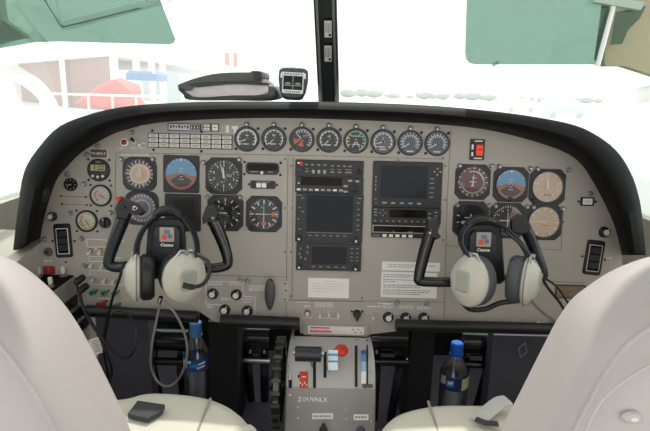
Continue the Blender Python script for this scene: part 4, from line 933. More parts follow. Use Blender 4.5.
def ptext(st, x, y, size, mtl, name, bold=.02):
    c, nn = psurf(x, y, .0015); vv = (psurf(x, y - 1, 0)[0] - psurf(x, y, 0)[0]).normalized()
    M = Matrix((Vector((1, 0, 0)), vv, nn)).transposed().to_4x4(); M.translation = c - po
    m = MB(sc_at(c)); m.text(st, 0, 0, 0, size, 0, bold); m.build(name, mtl, ped, M)
ptext('ZOUVNLX', 312.5, 399.5, 6.2, WHT, 'lettering')
m = MB(); pstrip(m, 312, 333, 413, 419, .0012, 0, 2); 
for k in range(6): pstrip(m, 313.5 + k * 3, 315.5 + k * 3, 415, 416.6, .002, 1, 1)
pe(m).build('label_plate', [CREAMW, GREYT], ped)
m = MB(); pstrip(m, 353.5, 368.5, 414, 420, .0012, 0, 2)
for k in range(4): pstrip(m, 355 + k * 3, 357 + k * 3, 416, 417.6, .002, 1, 1)
pe(m).build('label_plate', [CREAMW, GREYT], ped)
for x, y in ((298, 407), (298, 418), (346, 409), (346, 419), (371, 411), (371, 421), (371, 372), (290, 395)):
    c, nn = psurf(x, y, 0); M = nn.to_track_quat('Z', 'Y').to_matrix().to_4x4(); M.translation = c - po; m = MB(sc_at(c)); m.cyl(0, 0, 0, .6, .9, 0, 8); m.build('screw', SILV, ped, M)
# levers: each rises out of its slot
def proj(p):
    c = CM.transposed() @ (p - CAM); return 325 + F * c.x / -c.z, 215.5 - F * c.y / -c.z
def lever(x, y, lift, slot, name_lb, build):
    base, nn = psurf(*slot, 0); yy = y
    for _ in range(12): yy = max(337.5, min(468, yy + (y - proj(psurf(x, yy, lift)[0])[1]) * .6))
    tip = psurf(x, yy, lift)[0]; base = psurf(slot[0], yy, 0)[0]
    t = thing(name_lb[0], name_lb[1], 'lever', Matrix.Translation(base)); m = MB(); m.tube([nn * -.02, (tip - base)], .0022, seg=8); m.build('stalk', SILV, t); build(t, tip - base, nn)
    return t
def b_power(t, p, nn):
    s = psc(308, 355, .17); m = MB(); L = 13.2 * s; r_ = 7.6 * s
    m.tube([p + Vector((-L, 0, 0)), p + Vector((-L * .96, 0, 0)), p + Vector((L * .96, 0, 0)), p + Vector((L, 0, 0))], [r_ * .85, r_, r_, r_ * .85], seg=18); m.build('grip', BLK2, t)
    m = MB(); m.tube([p + Vector((L, 0, .003)), p + Vector((L + 2.6 * s, 0, .003))], r_ * .4, seg=12); m.tube([p + Vector((-L, 0, .003)), p + Vector((-L - 2 * s, 0, .003))], r_ * .4, seg=12); m.build('end_cap', SILV, t)
BLK2 = mat('lever_charcoal', (44, 46, 48), .35)
lever(308.5, 354, .045, (314.5, 350), ('power_lever', 'wide dark barrel grip of the power lever on the left of the quadrant'), b_power)
def b_prop(t, p, nn):
    s = psc(333, 360, .17); Q = nn.to_track_quat('Z', 'X').to_matrix(); 
    vv = Vector((1, 0, 0)).cross(nn); vv = vv if vv.z > 0 else -vv
    M = Matrix((Vector((1, 0, 0)), vv, nn)).transposed().to_4x4(); M.translation = p
    for y0, y1, c in ((-11, -3, WHTB), (-3, -1, LBLU), (-1, 4, WHTB), (4, 6.5, LBLU), (6.5, 10.5, WHTB)):
        m = MB(s); m.prism(rrect(0, (y0 + y1) / 2, 9.6, y1 - y0, .2), -2, 2); m.build('grip_band', c, t, M)
WHTB = mat('grip_white', (224, 232, 236), .4); LBLU = mat('grip_light_blue', (70, 160, 206), .4)
lever(332.5, 360.5, .035, (325, 366), ('propeller_lever', 'propeller lever with a white grip banded in light blue'), b_prop)
def b_cond(t, p, nn):
    s = psc(341, 349, .15); m = MB(s); m.T = None
    M = nn.to_track_quat('Z', 'Y').to_matrix().to_4x4(); M.translation = p
    m.lathe([(3, -3), (6.2, -2), (7.6, 0), (7.4, 2), (5.8, 3.6), (2.5, 4.4)], seg=20, ex=.92, ey=1.5); m.build('grip', REDM2, t, M)
lever(341, 349.5, .028, (335, 346), ('condition_lever', 'round orange-red knob of the condition lever'), b_cond)
def b_flap(t, p, nn):
    s = psc(367, 386, .18); m = MB(); m.tube([p + Vector((-5.5 * s, 0, 0)), p + Vector((5 * s, 0, 0))], 2.6 * s, seg=12, flat=.6); m.build('grip', mat('flap_grip_grey', (92, 92, 96), .3, .5), t)
lever(367, 387.5, .02, (363, 385), ('flap_lever', 'small grey paddle of the flap lever at the lower end of the blue scale'), b_flap)
def b_fric(t, p, nn):
    s = psc(323, 430, .18); m = MB(s); M = nn.to_track_quat('Z', 'Y').to_matrix().to_4x4(); M.translation = p; m.lathe([(2, -8), (2, 0), (4, 1), (4.2, 3), (2.5, 4.4)], seg=16); m.build('grip', BLK, t, M)
lever(323.5, 429, .018, (323, 431), ('friction_knob', 'small black knob at the bottom centre of the pedestal'), b_fric)
c, nn = psurf(360.5, 430, .001); M = nn.to_track_quat('Z', 'Y').to_matrix().to_4x4(); M.translation = c
m = MB(sc_at(c)); m.lathe([(4.6, 0), (4.6, .8), (3, 1.4), (2.4, 1.6)], seg=16); props(m.build('round_latch', mat('latch_violet', (92, 66, 92), .5), M=M), 'small violet-brown round latch at the bottom right of the pedestal', 'latch')
# top placard
s = psc(338, 331); t = thing('placard', 'white placard with red print between the panel and the lever quadrant', 'placard', pmat(336, 330.3, .004)); m = MB(s); m.prism(rrect(0, 0, 64, 11, .8), -1.5, .4); m.build('backing', PLATE, t)
m = MB(s); m.prism(rrect(0, 0, 56, 8, .6), .4, .6)
for k in range(9): m.rect(-25 + k * 2.4, -1.2, .7, 1.8, 2.2, 1)
m.rect(-16, 2.3, .7, 19, 1.4, 1)
for k in range(4): m.rect(17 + k * 2.6, 1.6 - (k % 2) * 3, .7, 2, 1.6, 2)
m.build('label', [CREAMW, mat('print_red', (226, 70, 90), .5), mat('print_pink', (236, 150, 160), .5)], t)
# trim wheel
wc = pp(279.5, 384, .10); rw = 0.093
t = thing('trim_wheel', 'large black ridged pitch trim wheel on the left side of the pedestal', 'trim wheel', Matrix.Translation(wc) @ Matrix.Rotation(R(90), 4, 'Y'))
m = MB(); m.lathe([(rw * .8, -.007), (rw * .97, -.008), (rw, -.005), (rw, .005), (rw * .97, .008), (rw * .8, .007)], seg=48, caps=False); m.build('rim', SATIN, t)
for k in range(26):
    a = 2 * math.pi * k / 26; m = MB(); m.T = Matrix.Rotation(a, 4, 'Z'); m.box(rw * 1.0, 0, 0, .006, .006, .017); m.build('ridge', mat('ridge_grey', (58, 60, 62), .35), t)
m = MB(); m.lathe([(rw * .85, -.004), (.01, -.004), (.01, .004), (rw * .85, .004)], seg=32, caps=False); m.cyl(0, 0, -.02, .02, .014); m.build('web', BLK, t)
# pedals and linkage
def pedal(px, py, w_px, lb, Y=0.22, flip=1):
    c = on_y(px, py, Y); s = sc_at(c); t = thing('rudder_pedal', lb, 'pedal', Matrix.Translation(c), 'black rudder pedals under the panel'); W = w_px * s
    m = MB(); m.tube([(-W / 2, 0, .02), (W / 2, 0, .02)], .034, seg=18); m.build('drum', SATIN, t)
    m = MB(); m.tube([(-W * .55, -.03, -.035), (W * .55, -.03, -.035)], .011, seg=12); m.build('foot_bar', STEEL if flip < 0 else SATIN, t)
    for sx in (-1, 1):
        m = MB(); m.tube([(sx * W * .3, 0, 0), (sx * W * .32, -.02, -.06), (sx * W * .25, .03, -.25)], [.010, .012, .012], seg=8, flat=.5); m.build('arm', SATIN, t)
pedal(168, 345, 44, 'leftmost rudder pedal, behind the looped headset cable'); pedal(257, 344, 26, 'rudder pedal directly left of the trim wheel', flip=-1); pedal(388, 344, 36, 'rudder pedal directly right of the pedestal', Y=.12); pedal(476, 348, 32, 'rudder pedal right of the bottle with the dark blue cap')
def vpanel(x0, y0, x1, y1, Y, lb, mtl=NEARBLK, th=.03, nm='footwell_panel', skew=0):
    a = [on_y(x0, y0, Y), on_y(x1, y0, Y), on_y(x1, y1, Y), on_y(x0, y1, Y)]; m = MB()
    X0, X1, Zt = a[0].x, a[1].x, (a[0].z + a[1].z) / 2
    m.box((X0 + X1) / 2, Y + th / 2, Zt / 2, X1 - X0, th, Zt); return props(m.build(nm, mtl), lb, 'panel')
vpanel(208, 322, 237, 400, .10, 'black upright footwell panel right of the left water bottle', th=.14)
vpanel(412, 328, 436, 400, .10, 'black upright footwell panel left of the right water bottle', th=.14)
vpanel(95, 316, 148, 420, .16, 'dark grey carpeted kick panel under the left yoke', DKGREY, .05)
vpanel(494, 336, 560, 420, .14, 'dark grey carpeted kick panel behind the right seat back', DKGREY, .05)
INS = mat('insulation_foil', (150, 146, 146), .35, .6, var=.3, scale=40, bump=1.0, bscale=60)
for x0, x1, lb in ((236, 262, 'crumpled grey foil insulation seen left of the trim wheel'), (398, 414, 'crumpled grey foil insulation seen right of the pedestal')):
    a, b = on_y(x0, 335, .48), on_y(x1, 385, .48); m = MB(); g = []
    for j in range(9):
        for i in range(7): g.append((a.x + (b.x - a.x) * i / 6, .48 + random.uniform(-.012, .012), b.z + (a.z - b.z) * j / 8))
    m.add(g, [(j * 7 + i, j * 7 + i + 1, j * 7 + i + 8, j * 7 + i + 7) for j in range(8) for i in range(6)]); o = m.build('foil_insulation', INS); md = o.modifiers.new('s', 'SOLIDIFY'); md.thickness = .02; md.offset = 1
    props(o, lb, 'insulation')
a = on_y(522.5, 350, .13); s = sc_at(a); m = MB(s); m.prism([(-5, 2), (2, 9), (5, -2), (-1, -9)], 0, .4, 0); m.prism([(-3.6, 1.6), (1.6, 6.8), (3.6, -1.6), (-.8, -6.8)], .4, .5, 1)
props(m.build('placard', [LGREY, DKGREY], M=Matrix.Translation(a) @ Matrix.Rotation(R(90), 4, 'X')), 'slanted grey data label on the right kick panel', 'placard')

# ================================================================== SIDE CONSOLES
c1 = pp(75.5, 276.5, 0.0)
X1 = c1.x; ZT = c1.z
SCN = thing('side_console', 'grey side console with black top, breakers and jacks at the left of the panel', 'console', Matrix.Translation((-0.70, -.16, 0)))
so = Vector((-0.70, -.16, 0))
m = MB(); m.box((X1 - .775) / 2, -.185, ZT - .09, X1 + .775, .34, .18)
for i in range(len(m.v)): m.v[i] -= so
m.build('body', CONS, SCN)
m = MB(); m.box((X1 - .775) / 2 - .002, -.09, ZT + .001, X1 + .77, .16, .004)
for i in range(len(m.v)): m.v[i] -= so
m.build('top_plate', mat('console_top_black', (22, 26, 25), 0.85, spec=0.1), SCN)
k_ = 0
for zz in (-.05, -.085, -.12):
    m = MB(); m.box(X1 + .001, -.13, ZT + zz, .006, .22, .022)
    for i in range(len(m.v)): m.v[i] -= so
    m.build('breaker_strip', BLK, SCN)
    for yy in (-.05, -.09, -.13, -.17, -.21):
        m = MB(); m.T = Matrix.Translation(Vector((X1 + .004, yy, ZT + zz)) - so) @ Matrix.Rotation(R(90), 4, 'Y'); m.cyl(0, 0, 0, .007, .007, 0, 12); m.build('breaker', BEZ, SCN)
for px_, py_, lb in ((39, 278, 'white capped knob on the black console top, leftmost'), (51, 288, 'white capped knob on the black console top, nearest the seat back'), (63.5, 277.5, 'white capped knob on the black console top, nearest the panel')):
    p = on_z(px_, py_, ZT); s = sc_at(p); t = thing('console_knob', lb, 'knob', Matrix.Translation((p.x, p.y, ZT + .003)), 'white capped knobs on the left console')
    m = MB(s); m.lathe([(3.6, 0), (3.4, 1.2), (2.2, 1.8), (2, 3)], seg=14); m.build('collar', mat('collar_bronze', (130, 116, 100), .4, .5), t)
    m = MB(s); m.lathe([(1.9, 3), (2.3, 6), (2.2, 9), (1.4, 10)], seg=14); m.build('cap', KNOBT, t)
p = on_z(52, 274, ZT); s = sc_at(p); t = thing('control_wheel_knob', 'dark red scalloped knob on the black console top', 'knob', Matrix.Translation((p.x, p.y, ZT + .003)))
m = MB(s); g = []
for z, k in ((0, .8), (1, 1), (5, 1), (6.5, .8)): g.append([((7.4 + 1.0 * math.cos(8 * a)) * k * math.cos(a), (7.4 + 1.0 * math.cos(8 * a)) * k * math.sin(a), z * 1.3) for a in [2 * math.pi * i / 48 for i in range(48)]])
m.loft(g); m.build('scalloped_grip', mat('knob_deep_red', (160, 46, 38), .35), t); m = MB(s); m.cyl(0, 0, 8.3, 9.6, 2.8); m.build('cap', mat('knob_deep_red2', (120, 36, 32), .35), t)
# beige sill / armrest left (and right, hidden part)
for sx in (-1, 1):
    m = MB(); pa = pp(43, 240, 0); zt2 = pa.z
    xe = -0.565 if sx < 0 else .60
    out = [(-.20, ZT + .0), (-.20, zt2 - .045), (-.17, zt2 - .02), (-.06, zt2 - .004), (.03, zt2), (.03, ZT)]
    if sx > 0: out = [(-.2, ZT - .1), (-.2, zt2 - .05), (.03, zt2 - .05), (.03, ZT - .1)]
    x0_, x1_ = (-.775, -.618) if sx < 0 else (.64, .775)
    m.loft([[(x0_, y, z) for y, z in out], [(x1_, y, z) for y, z in out]]); o = m.build('armrest_trim', BEIGE)
    props(o, ['beige moulded side trim at the lower end of the hood, left', 'beige moulded side trim at the right cabin wall'][sx > 0], 'trim')
# oxygen mask/vent lump inside the left hood
t = thing('eyeball_vent', 'dark grey vent nozzle tucked under the left end of the hood', 'vent', pmat(41, 193, .07)); s = psc(41, 193, .07)
m = MB(s); m.lathe([(5, -8), (7, -3), (7.5, 2), (6, 5), (3.5, 5.5)], seg=20, ey=1.3); m.build('nozzle', BEZ, t); m = MB(s); m.lathe([(3.4, 5.4), (3, 6.6), (1, 6.8)], seg=14); m.build('rim', RING, t)
# plugs and jacks
for px_, py_, lb in ((80, 279.5, 'upper black headset plug at the left console'), (83.5, 288, 'lower black headset plug at the left console')):
    a = pp(px_ + 4, py_ - 3, .03); b = pp(px_ - 5, py_ + 4, .05); m = MB(); m.tube([a, a + (b - a) * .1, a + (b - a) * .8, b], [.006, .0075, .0075, .004], seg=12); props(m.build('headset_plug', BLK), lb, 'plug', 'headset plugs at the left console')
s = psc(97, 346, .12); m = MB(s); m.prism(rrect(0, 0, 10, 17, 1), 0, .5, 0); 
for k in range(6): m.rect(0, 5.5 - k * 2.2, .6, 6, .7, 1)
props(m.build('tag_card', [CREAMW, GREYT], M=pmat(96, 346, .10) @ Matrix.Rotation(R(18), 4, 'Z') @ Matrix.Rotation(R(20), 4, 'Y')), 'small white printed card hanging below the left console', 'card')
# lower right map box
s = psc(570, 290); t = thing('map_pocket', 'brown map pocket at the lower right corner of the panel beside the seat back', 'pocket', pmat(570, 291.5)); m = MB(s); m.prism(rrect(0, 0, 30, 14, 1), 0, 1); m.build('frame', POSTD, t)
m = MB(s); m.prism(rrect(0, 0, 27, 11, .6), 1, 1.3); m.build('lining', mat('pocket_brown', (136, 110, 94), .7, var=.3, scale=90), t)

# ================================================================== YOKES
def yoke(cx, cy, horns, lb, side, col_n=.15):
    N0 = col_n
    def L(x, y, n): return pp(x, y, n) - base
    base = pp(cx, cy + 30, N0)
    t = thing('control_yoke', lb, 'control yoke', Matrix.Translation(base))
    m = MB(); m.tube([pp(cx, cy + 18, .001) - base, pp(cx, cy + 22, N0) - base], .019, seg=18); m.build('column', STEEL, t)
    # hub cap
    def ring(k, n, w1, w2, h1, h2):
        pts = [(-w1, h1 - 6), (-w1 + 5, h1), (w1 - 5, h1), (w1, h1 - 6), (w2, -h2 + 4), (w2 - 4, -h2), (-w2 + 4, -h2), (-w2, -h2 + 4)]
        return [tuple(L(cx + x * k, cy - y * k, n)) for x, y in pts]
    m = MB(); m.loft([ring(.95, N0 - .045, 18.5, 22, 29, 32), ring(1.0, N0 - .03, 18.5, 22, 29, 32), ring(1.0, N0 + .010, 18.5, 22, 29, 32), ring(.93, N0 + .018, 18.5, 22, 29, 32)]); m.build('hub', HUBM, t, sharp=40)
    m = MB(); m.loft([ring(.74, N0 + .016, 18.5, 19, 29, 22), ring(.74, N0 + .024, 18.5, 19, 29, 22), ring(.69, N0 + .027, 18.5, 19, 29, 22)]); m.build('hub_cover', HUBM2, t, sharp=40)
    # badge
    b0 = pp(cx + .5, cy - 9, N0 + .0275); s = sc_at(b0); M = RP.to_4x4(); M.translation = b0 - base
    m = MB(s); m.prism(rrect(0, 3.5, 14.5, 14.5, .5), -.4, .4, 0); m.prism(rrect(0, -7, 14.5, 5.4, .4), -.4, .4, 4)
    m.prism(rrect(0, 6.2, 6, 4, .2), .4, .55, 1); m.prism(rrect(-2.4, 1, 5, 5, .2), .4, .55, 2); m.prism(rrect(3, 1.8, 4, 4, .2), .4, .55, 3)
    m.text('Cessna', 0, -7, .5, 4.6, 5, .03, .25); m.build('badge', [mat('badge_tan', (168, 156, 140), .4), mat('badge_blue', (80, 120, 160), .4), mat('badge_red', (206, 84, 72), .4), mat('badge_slate', (92, 110, 138), .4), BLK, WHT], t, M)
    for nm, path, rr, mtl in horns:
        pts = [L(x, y, n) for x, y, n in path]; P = catmull(pts, 5); k = len(P)
        R_ = []
        for i in range(k):
            u = i / (k - 1) * (len(rr) - 1); j = min(int(u), len(rr) - 2); R_.append((rr[j] + (rr[j + 1] - rr[j]) * (u - j)) * psc(path[0][0], path[0][1], N0))
        m = MB(); m.tube(P, R_, seg=14, up=tuple(PN)); m.build(nm, mtl, t, sharp=50)
    return t, base
HUBM = mat('hub_charcoal', (30, 32, 36), .45, bump=.3, bscale=300); HUBM2 = mat('hub_cover_charcoal', (44, 47, 53), .5, bump=.25)
n0 = .15
ty, by = yoke(166.5, 247, [
    ('left_horn', [(152, 266, n0 - .01), (135, 266, n0), (118, 267, n0), (110, 265, n0), (109, 259, n0), (115, 240, n0), (122, 222, n0 + .005), (126, 212, n0 + .01)], [6, 5.6, 5.4, 5.4, 5.4, 6.2, 6.8, 6], BLUEBLK),
    ('right_horn', [(188, 266, n0 - .01), (200, 268, n0), (215, 268, n0), (225, 266, n0), (228, 261, n0), (224, 245, n0), (217, 228, n0 + .005), (211, 216, n0 + .01)], [5, 5, 5, 5, 5.2, 6, 6.6, 6], SATIN)],
    'black left control yoke carrying a headset over its hub', 0)
def gripblock(t, base, pts, n_a, n_b, mtl=BLK, nm='grip_head'):
    a = [pp(x, y, n_a) - base for x, y in pts]; b = [pp(x, y, n_b) - base for x, y in pts]; c0 = sum(b, Vector()) / len(b)
    m = MB(); m.loft([[tuple(p) for p in a], [tuple(p) for p in b], [tuple(c0 + (p - c0) * .85 + PN * .004) for p in b]]); return m.build(nm, mtl, t, sharp=30)
gripblock(ty, by, [(121, 196), (128, 199), (140, 204), (146, 212), (141, 216), (130, 214), (127, 220), (117, 219), (115, 208)], n0 - .012, n0 + .018)
gripblock(ty, by, [(206, 206), (215, 205), (219, 213), (217, 222), (207, 222), (203, 225), (202, 218)], n0 - .012, n0 + .016)
def small(t, base, x, y, n, r_, mtl, nm, h_=3):
    s = psc(x, y, n); M = RP.to_4x4(); M.translation = pp(x, y, n) - base; m = MB(s); m.lathe([(r_, 0), (r_, h_ * .6), (r_ * .7, h_)], seg=16); return m.build(nm, mtl, t, M)
small(ty, by, 119.5, 199, n0 + .018, 2.6, REDM, 'red_button', 5); small(ty, by, 135, 208.5, n0 + .021, 2.8, STEEL, 'trim_button', 2); small(ty, by, 135, 208.5, n0 + .024, 1.2, BLK, 'trim_cap', 2)
small(ty, by, 213, 218, n0 + .018, 1.6, LAMPM, 'screw', 1.5); small(ty, by, 124, 207, n0 + .021, 2, BEZ, 'rocker_button', 2.5)
ty2, by2 = yoke(483, 252, [
    ('left_horn', [(470, 281, n0 - .01), (458, 282, n0), (435, 282, n0), (420, 281, n0), (419, 276, n0), (423, 258, n0), (428, 240, n0 + .005), (432, 228, n0 + .01)], [5, 5, 5, 5, 5.4, 6, 6.4, 6], SATIN),
    ('right_horn', [(505, 279, n0 - .01), (525, 280, n0), (538, 279, n0), (543, 275, n0), (541, 266, n0), (534, 248, n0), (528, 234, n0 + .005), (523, 224, n0 + .01)], [5, 5, 5, 5, 5, 5.6, 6, 5.6], BLUEBLK)],
    'black right control yoke carrying a headset over its hub', 1)
gripblock(ty2, by2, [(427, 219), (437, 217), (440, 226), (438, 232), (441, 237), (436, 240), (430, 236), (426, 228)], n0 - .012, n0 + .016)
gripblock(ty2, by2, [(510, 219), (518, 213), (529, 221), (531, 228), (526, 234), (516, 234), (510, 231)], n0 - .012, n0 + .02)
small(ty2, by2, 430, 233, n0 + .018, 1.5, STEEL, 'screw', 1.5)

# ------------------------------------------------------------------ headsets
def cup(t, base, x, y, n, axis, r_px, parts, cush, tag_):
    p = pp(x, y, n); s = sc_at(p); ax = (PU * axis[0] + PV * axis[1] + PN * axis[2]).normalized()
    up = (PV - ax * PV.dot(ax)).normalized(); si = up.cross(ax)
    M = Matrix((si, up, ax)).transposed().to_4x4(); M.translation = p - base
    r = r_px
    m = MB(s); m.lathe([(r * .5, -r * .70), (r * .84, -r * .70), (r * .97, -r * .54), (r * .98, -r * .24), (r * .84, -r * .10)], seg=28, ex=.84, ey=1.0); m.build('ear_cushion', cush, t, M)
    m = MB(s); m.lathe([(r * .84, -r * .14), (r * .96, -r * .08), (r * 1.0, r * .06), (r * .95, r * .16), (r * .82, r * .26), (r * .56, r * .44), (r * .5, r * .46), (r * .02, r * .47)], seg=32, ex=.86, ey=1.0, caps=False); m.build('ear_shell', EARC, t, M, sharp=22)
    m = MB(s); m.prism(rrect(0, 0, r * .62, r * .8, r * .14), r * .46, r * .54, ch=r * .05); m.build('shell_plate', mat('shell_plate_grey', (160, 164, 150), .35), t, M)
    m = MB(s); m.lathe([(r * .985, -r * .02), (r * 1.02, 0), (r * .985, r * .04)], seg=32, ex=.86, ey=1.0, caps=False); m.build('shell_rim', mat('rim_grey', (120, 122, 116), .4), t, M)
    # fork holding the cup
    m = MB(s); m.tube([(-r * .45, r * .78, r * .1), (-r * .2, r * 1.06, r * .05), (r * .2, r * 1.06, r * .05), (r * .45, r * .78, r * .1)], r * .06, seg=8); m.cyl(0, r * 1.02, r * .0, r * .2, r * .1); m.build('cup_fork', SILV, t, M)
def headset(cups, band, pad, lb, cush):
    base = pp(*cups[0][:2], cups[0][2]); t = thing('headset', lb, 'headset', Matrix.Translation(base))
    for c in cups: cup(t, base, *c, None, cush, '')
    P = [pp(*b) - base for b in band]; m = MB(); m.tube(catmull(P, 6), .0045, seg=10, flat=1.0, up=tuple(PN)); m.tube(catmull([p + PN * .012 for p in P], 6), .003, seg=8); m.build('headband', mat('band_grey', (34, 38, 43), .35, .4), t)
    P = [pp(*b) - base for b in pad]; P = catmull(P, 6); k = len(P); m = MB(); m.tube(P, [.010 * (.6 + .4 * math.sin(math.pi * i / (k - 1))) for i in range(k)], seg=14, flat=1.8, up=tuple(PN)); m.build('head_pad', EARG, t)
    return t, base
th1, bh1 = headset([(137, 277.5, .20, (-.95, .0, .32), 24), (184, 277, .215, (.60, -.12, .8), 26)],
    [(137, 255, .20), (139, 240, .19), (148, 224, .175), (166, 212, .165), (186, 219, .175), (196, 238, .19), (198, 256, .21)],
    [(154, 216, .172), (162, 211.5, .17), (172, 211, .17), (182, 216, .172)],
    'sage shelled headset hanging on the left control yoke', EARG)
m = MB(); 
for a, b in (((161, 297, .225), (159, 303, .22)),): m.tube([pp(*a) - bh1, pp(*b) - bh1], .004, seg=10)
m.build('cable_clip', STEEL, th1)
m = MB(); m.tube(catmull([pp(*q_) - bh1 for q_ in ((197, 254, .24), (208, 262, .245), (209, 274, .25), (203, 284, .255), (193, 287, .26), (183, 285, .262))], 6), [.0035] * 24 + [.005] * 6 + [.006], seg=8); m.build('microphone_boom', BLK, th1)
th2, bh2 = headset([(470, 281, .21, (-.80, .08, .60), 26), (527, 281, .20, (.86, -.05, .5), 25)],
    [(468, 256, .20), (460, 240, .19), (466, 227, .175), (482, 221, .165), (502, 226, .175), (520, 243, .185), (528, 257, .20)],
    [(466, 225, .172), (475, 221, .17), (486, 220, .17), (496, 223, .172)],
    'pale grey headset hanging on the right control yoke', EARGY)
m = MB(); m.tube(catmull([pp(*q_) - bh2 for q_ in ((461, 300, .20), (470, 309, .19), (485, 309, .18), (500, 303, .18), (515, 301, .19))], 6), .005, seg=8); m.build('microphone_boom', BLK, th2)
# cables
CAB = mat('cable_black', (20, 20, 22), .35); CABG = mat('cable_grey', (128, 126, 120), .3, .3)
wire('headset_cable', CABG, [pp(*q_) for q_ in ((161, 299, .222), (157, 318, .215), (152, 345, .21), (151, 366, .20), (158, 382, .20), (170, 386, .20), (181, 375, .20), (187, 355, .20), (185, 335, .205), (176, 315, .215), (164, 301, .222))], .0022, label='grey looped headset cable hanging below the left yoke', cat='cable')
wire('headset_cable', CAB, [pp(*q_) for q_ in ((124, 262, .19), (119, 280, .18), (112, 300, .15), (107, 325, .12), (104, 350, .10), (108, 375, .09), (112, 392, .09))], .0026, label='black cable dropping from the left yoke past the green knobs', cat='cable')
wire('headset_cable', CAB, [pp(*q_) for q_ in ((77, 284, .06), (80, 300, .09), (90, 322, .10), (108, 345, .11), (124, 358, .11), (134, 350, .11), (136, 332, .10), (130, 316, .09), (116, 311, .09), (106, 322, .10), (104, 345, .10))], .0026, label='black cable looping from the left console plugs', cat='cable')
wire('headset_cable', CAB, [pp(*q_) for q_ in ((80, 292, .06), (84, 308, .09), (96, 330, .10), (106, 352, .11), (112, 372, .10), (106, 388, .09))], .0024, label='black cable hanging straight from the lower console plug', cat='cable')
wire('headset_cable', CAB, [pp(*q_) for q_ in ((506, 232, .20), (522, 246, .205), (534, 262, .21), (546, 285, .20), (560, 303, .17), (568, 318, .15))], .0026, label='black cable running from the right headset down past its horn', cat='cable')
wire('headset_cable', CABG, [pp(*q_) for q_ in ((530, 296, .22), (534, 304, .215), (545, 314, .20), (560, 325, .18))], .0024, label='grey cable from the right ear cup down behind the seat back', cat='cable')
wire('headset_cable', CAB, [pp(*q_) for q_ in ((540, 275, .2), (556, 286, .17), (566, 300, .14), (572, 310, .13))], .002, label='thin black cable at the far right of the right yoke', cat='cable')

# ================================================================== BOTTLES
PET = pane_mat('bottle_plastic', (0.93, 0.94, 0.95), 0.16, haze=.03, rough=.06)
def bottle(px, py_cap, py_base, w_px, capm, labm, stripe, lb, Y, bandpy):
    top = on_y(px, py_cap, Y); s = sc_at(top); base = on_y(px, py_base, Y); H = top.z - .003; R0 = w_px * s / 2
    t = thing('water_bottle', lb, 'bottle', Matrix.Translation((top.x, Y, .002)))
    pr = [(R0 * .82, 0), (R0 * .98, .012), (R0, .04), (R0 * .97, H * .35), (R0, H * .5), (R0, H * .62), (R0 * .93, H * .69), (R0 * .7, H * .78), (R0 * .42, H * .86), (R0 * .38, H * .93)]
    m = MB(); m.lathe(pr, seg=32); m.build('bottle_body', PET, t)
    m = MB(); m.cyl(0, 0, H * .89, H, R0 * .44, 0, 24, ch=.003); m.lathe([(R0 * .46, H * .87), (R0 * .47, H * .885)], seg=24); m.build('cap', capm, t)
    z1 = on_y(px, bandpy[0], Y).z; z0 = on_y(px, bandpy[1], Y).z
    m = MB(); m.lathe([(R0 * 1.01, z0), (R0 * 1.01, z1)], seg=32, caps=False)
    for a, w2, zc, hh, mi in stripe:
        g = []
        for i in range(7):
            th = R(-90 + a + w2 * (i / 6 - .5)); zz = z0 + (z1 - z0) * zc; g += [(R0 * 1.02 * math.cos(th), R0 * 1.02 * math.sin(th), zz - (z1 - z0) * hh / 2 + i * .0006), (R0 * 1.02 * math.cos(th), R0 * 1.02 * math.sin(th), zz + (z1 - z0) * hh / 2 + i * .0006)]
        m.add(g, [(2 * i, 2 * i + 1, 2 * i + 3, 2 * i + 2) for i in range(6)], mi)
    m.build('bottle_label', [labm, WHT, mat('label_cyan', (60, 150, 200), .4), mat('label_yellow', (206, 210, 150), .5)], t)
bottle(195.5, 321, 402, 27, mat('cap_light_blue', (96, 160, 220), .35), mat('label_blue', (50, 84, 160), .4), [(-45, 28, .5, .6, 1), (0, 36, .45, .3, 2), (35, 30, .6, .16, 1), (30, 34, .3, .14, 1), (-20, 20, .7, .2, 1)], 'clear water bottle with a light blue cap under the left yoke', .12, (354, 366))
bottle(457.5, 342, 410, 29, mat('cap_royal_blue', (36, 110, 220), .35), mat('label_navy', (34, 48, 104), .4), [(-30, 30, .5, .5, 2), (38, 44, .5, .85, 3), (-62, 26, .6, .6, 3), (-28, 20, .55, .2, 1)], 'clear water bottle with a royal blue cap and navy label, right footwell', .10, (372, 385))

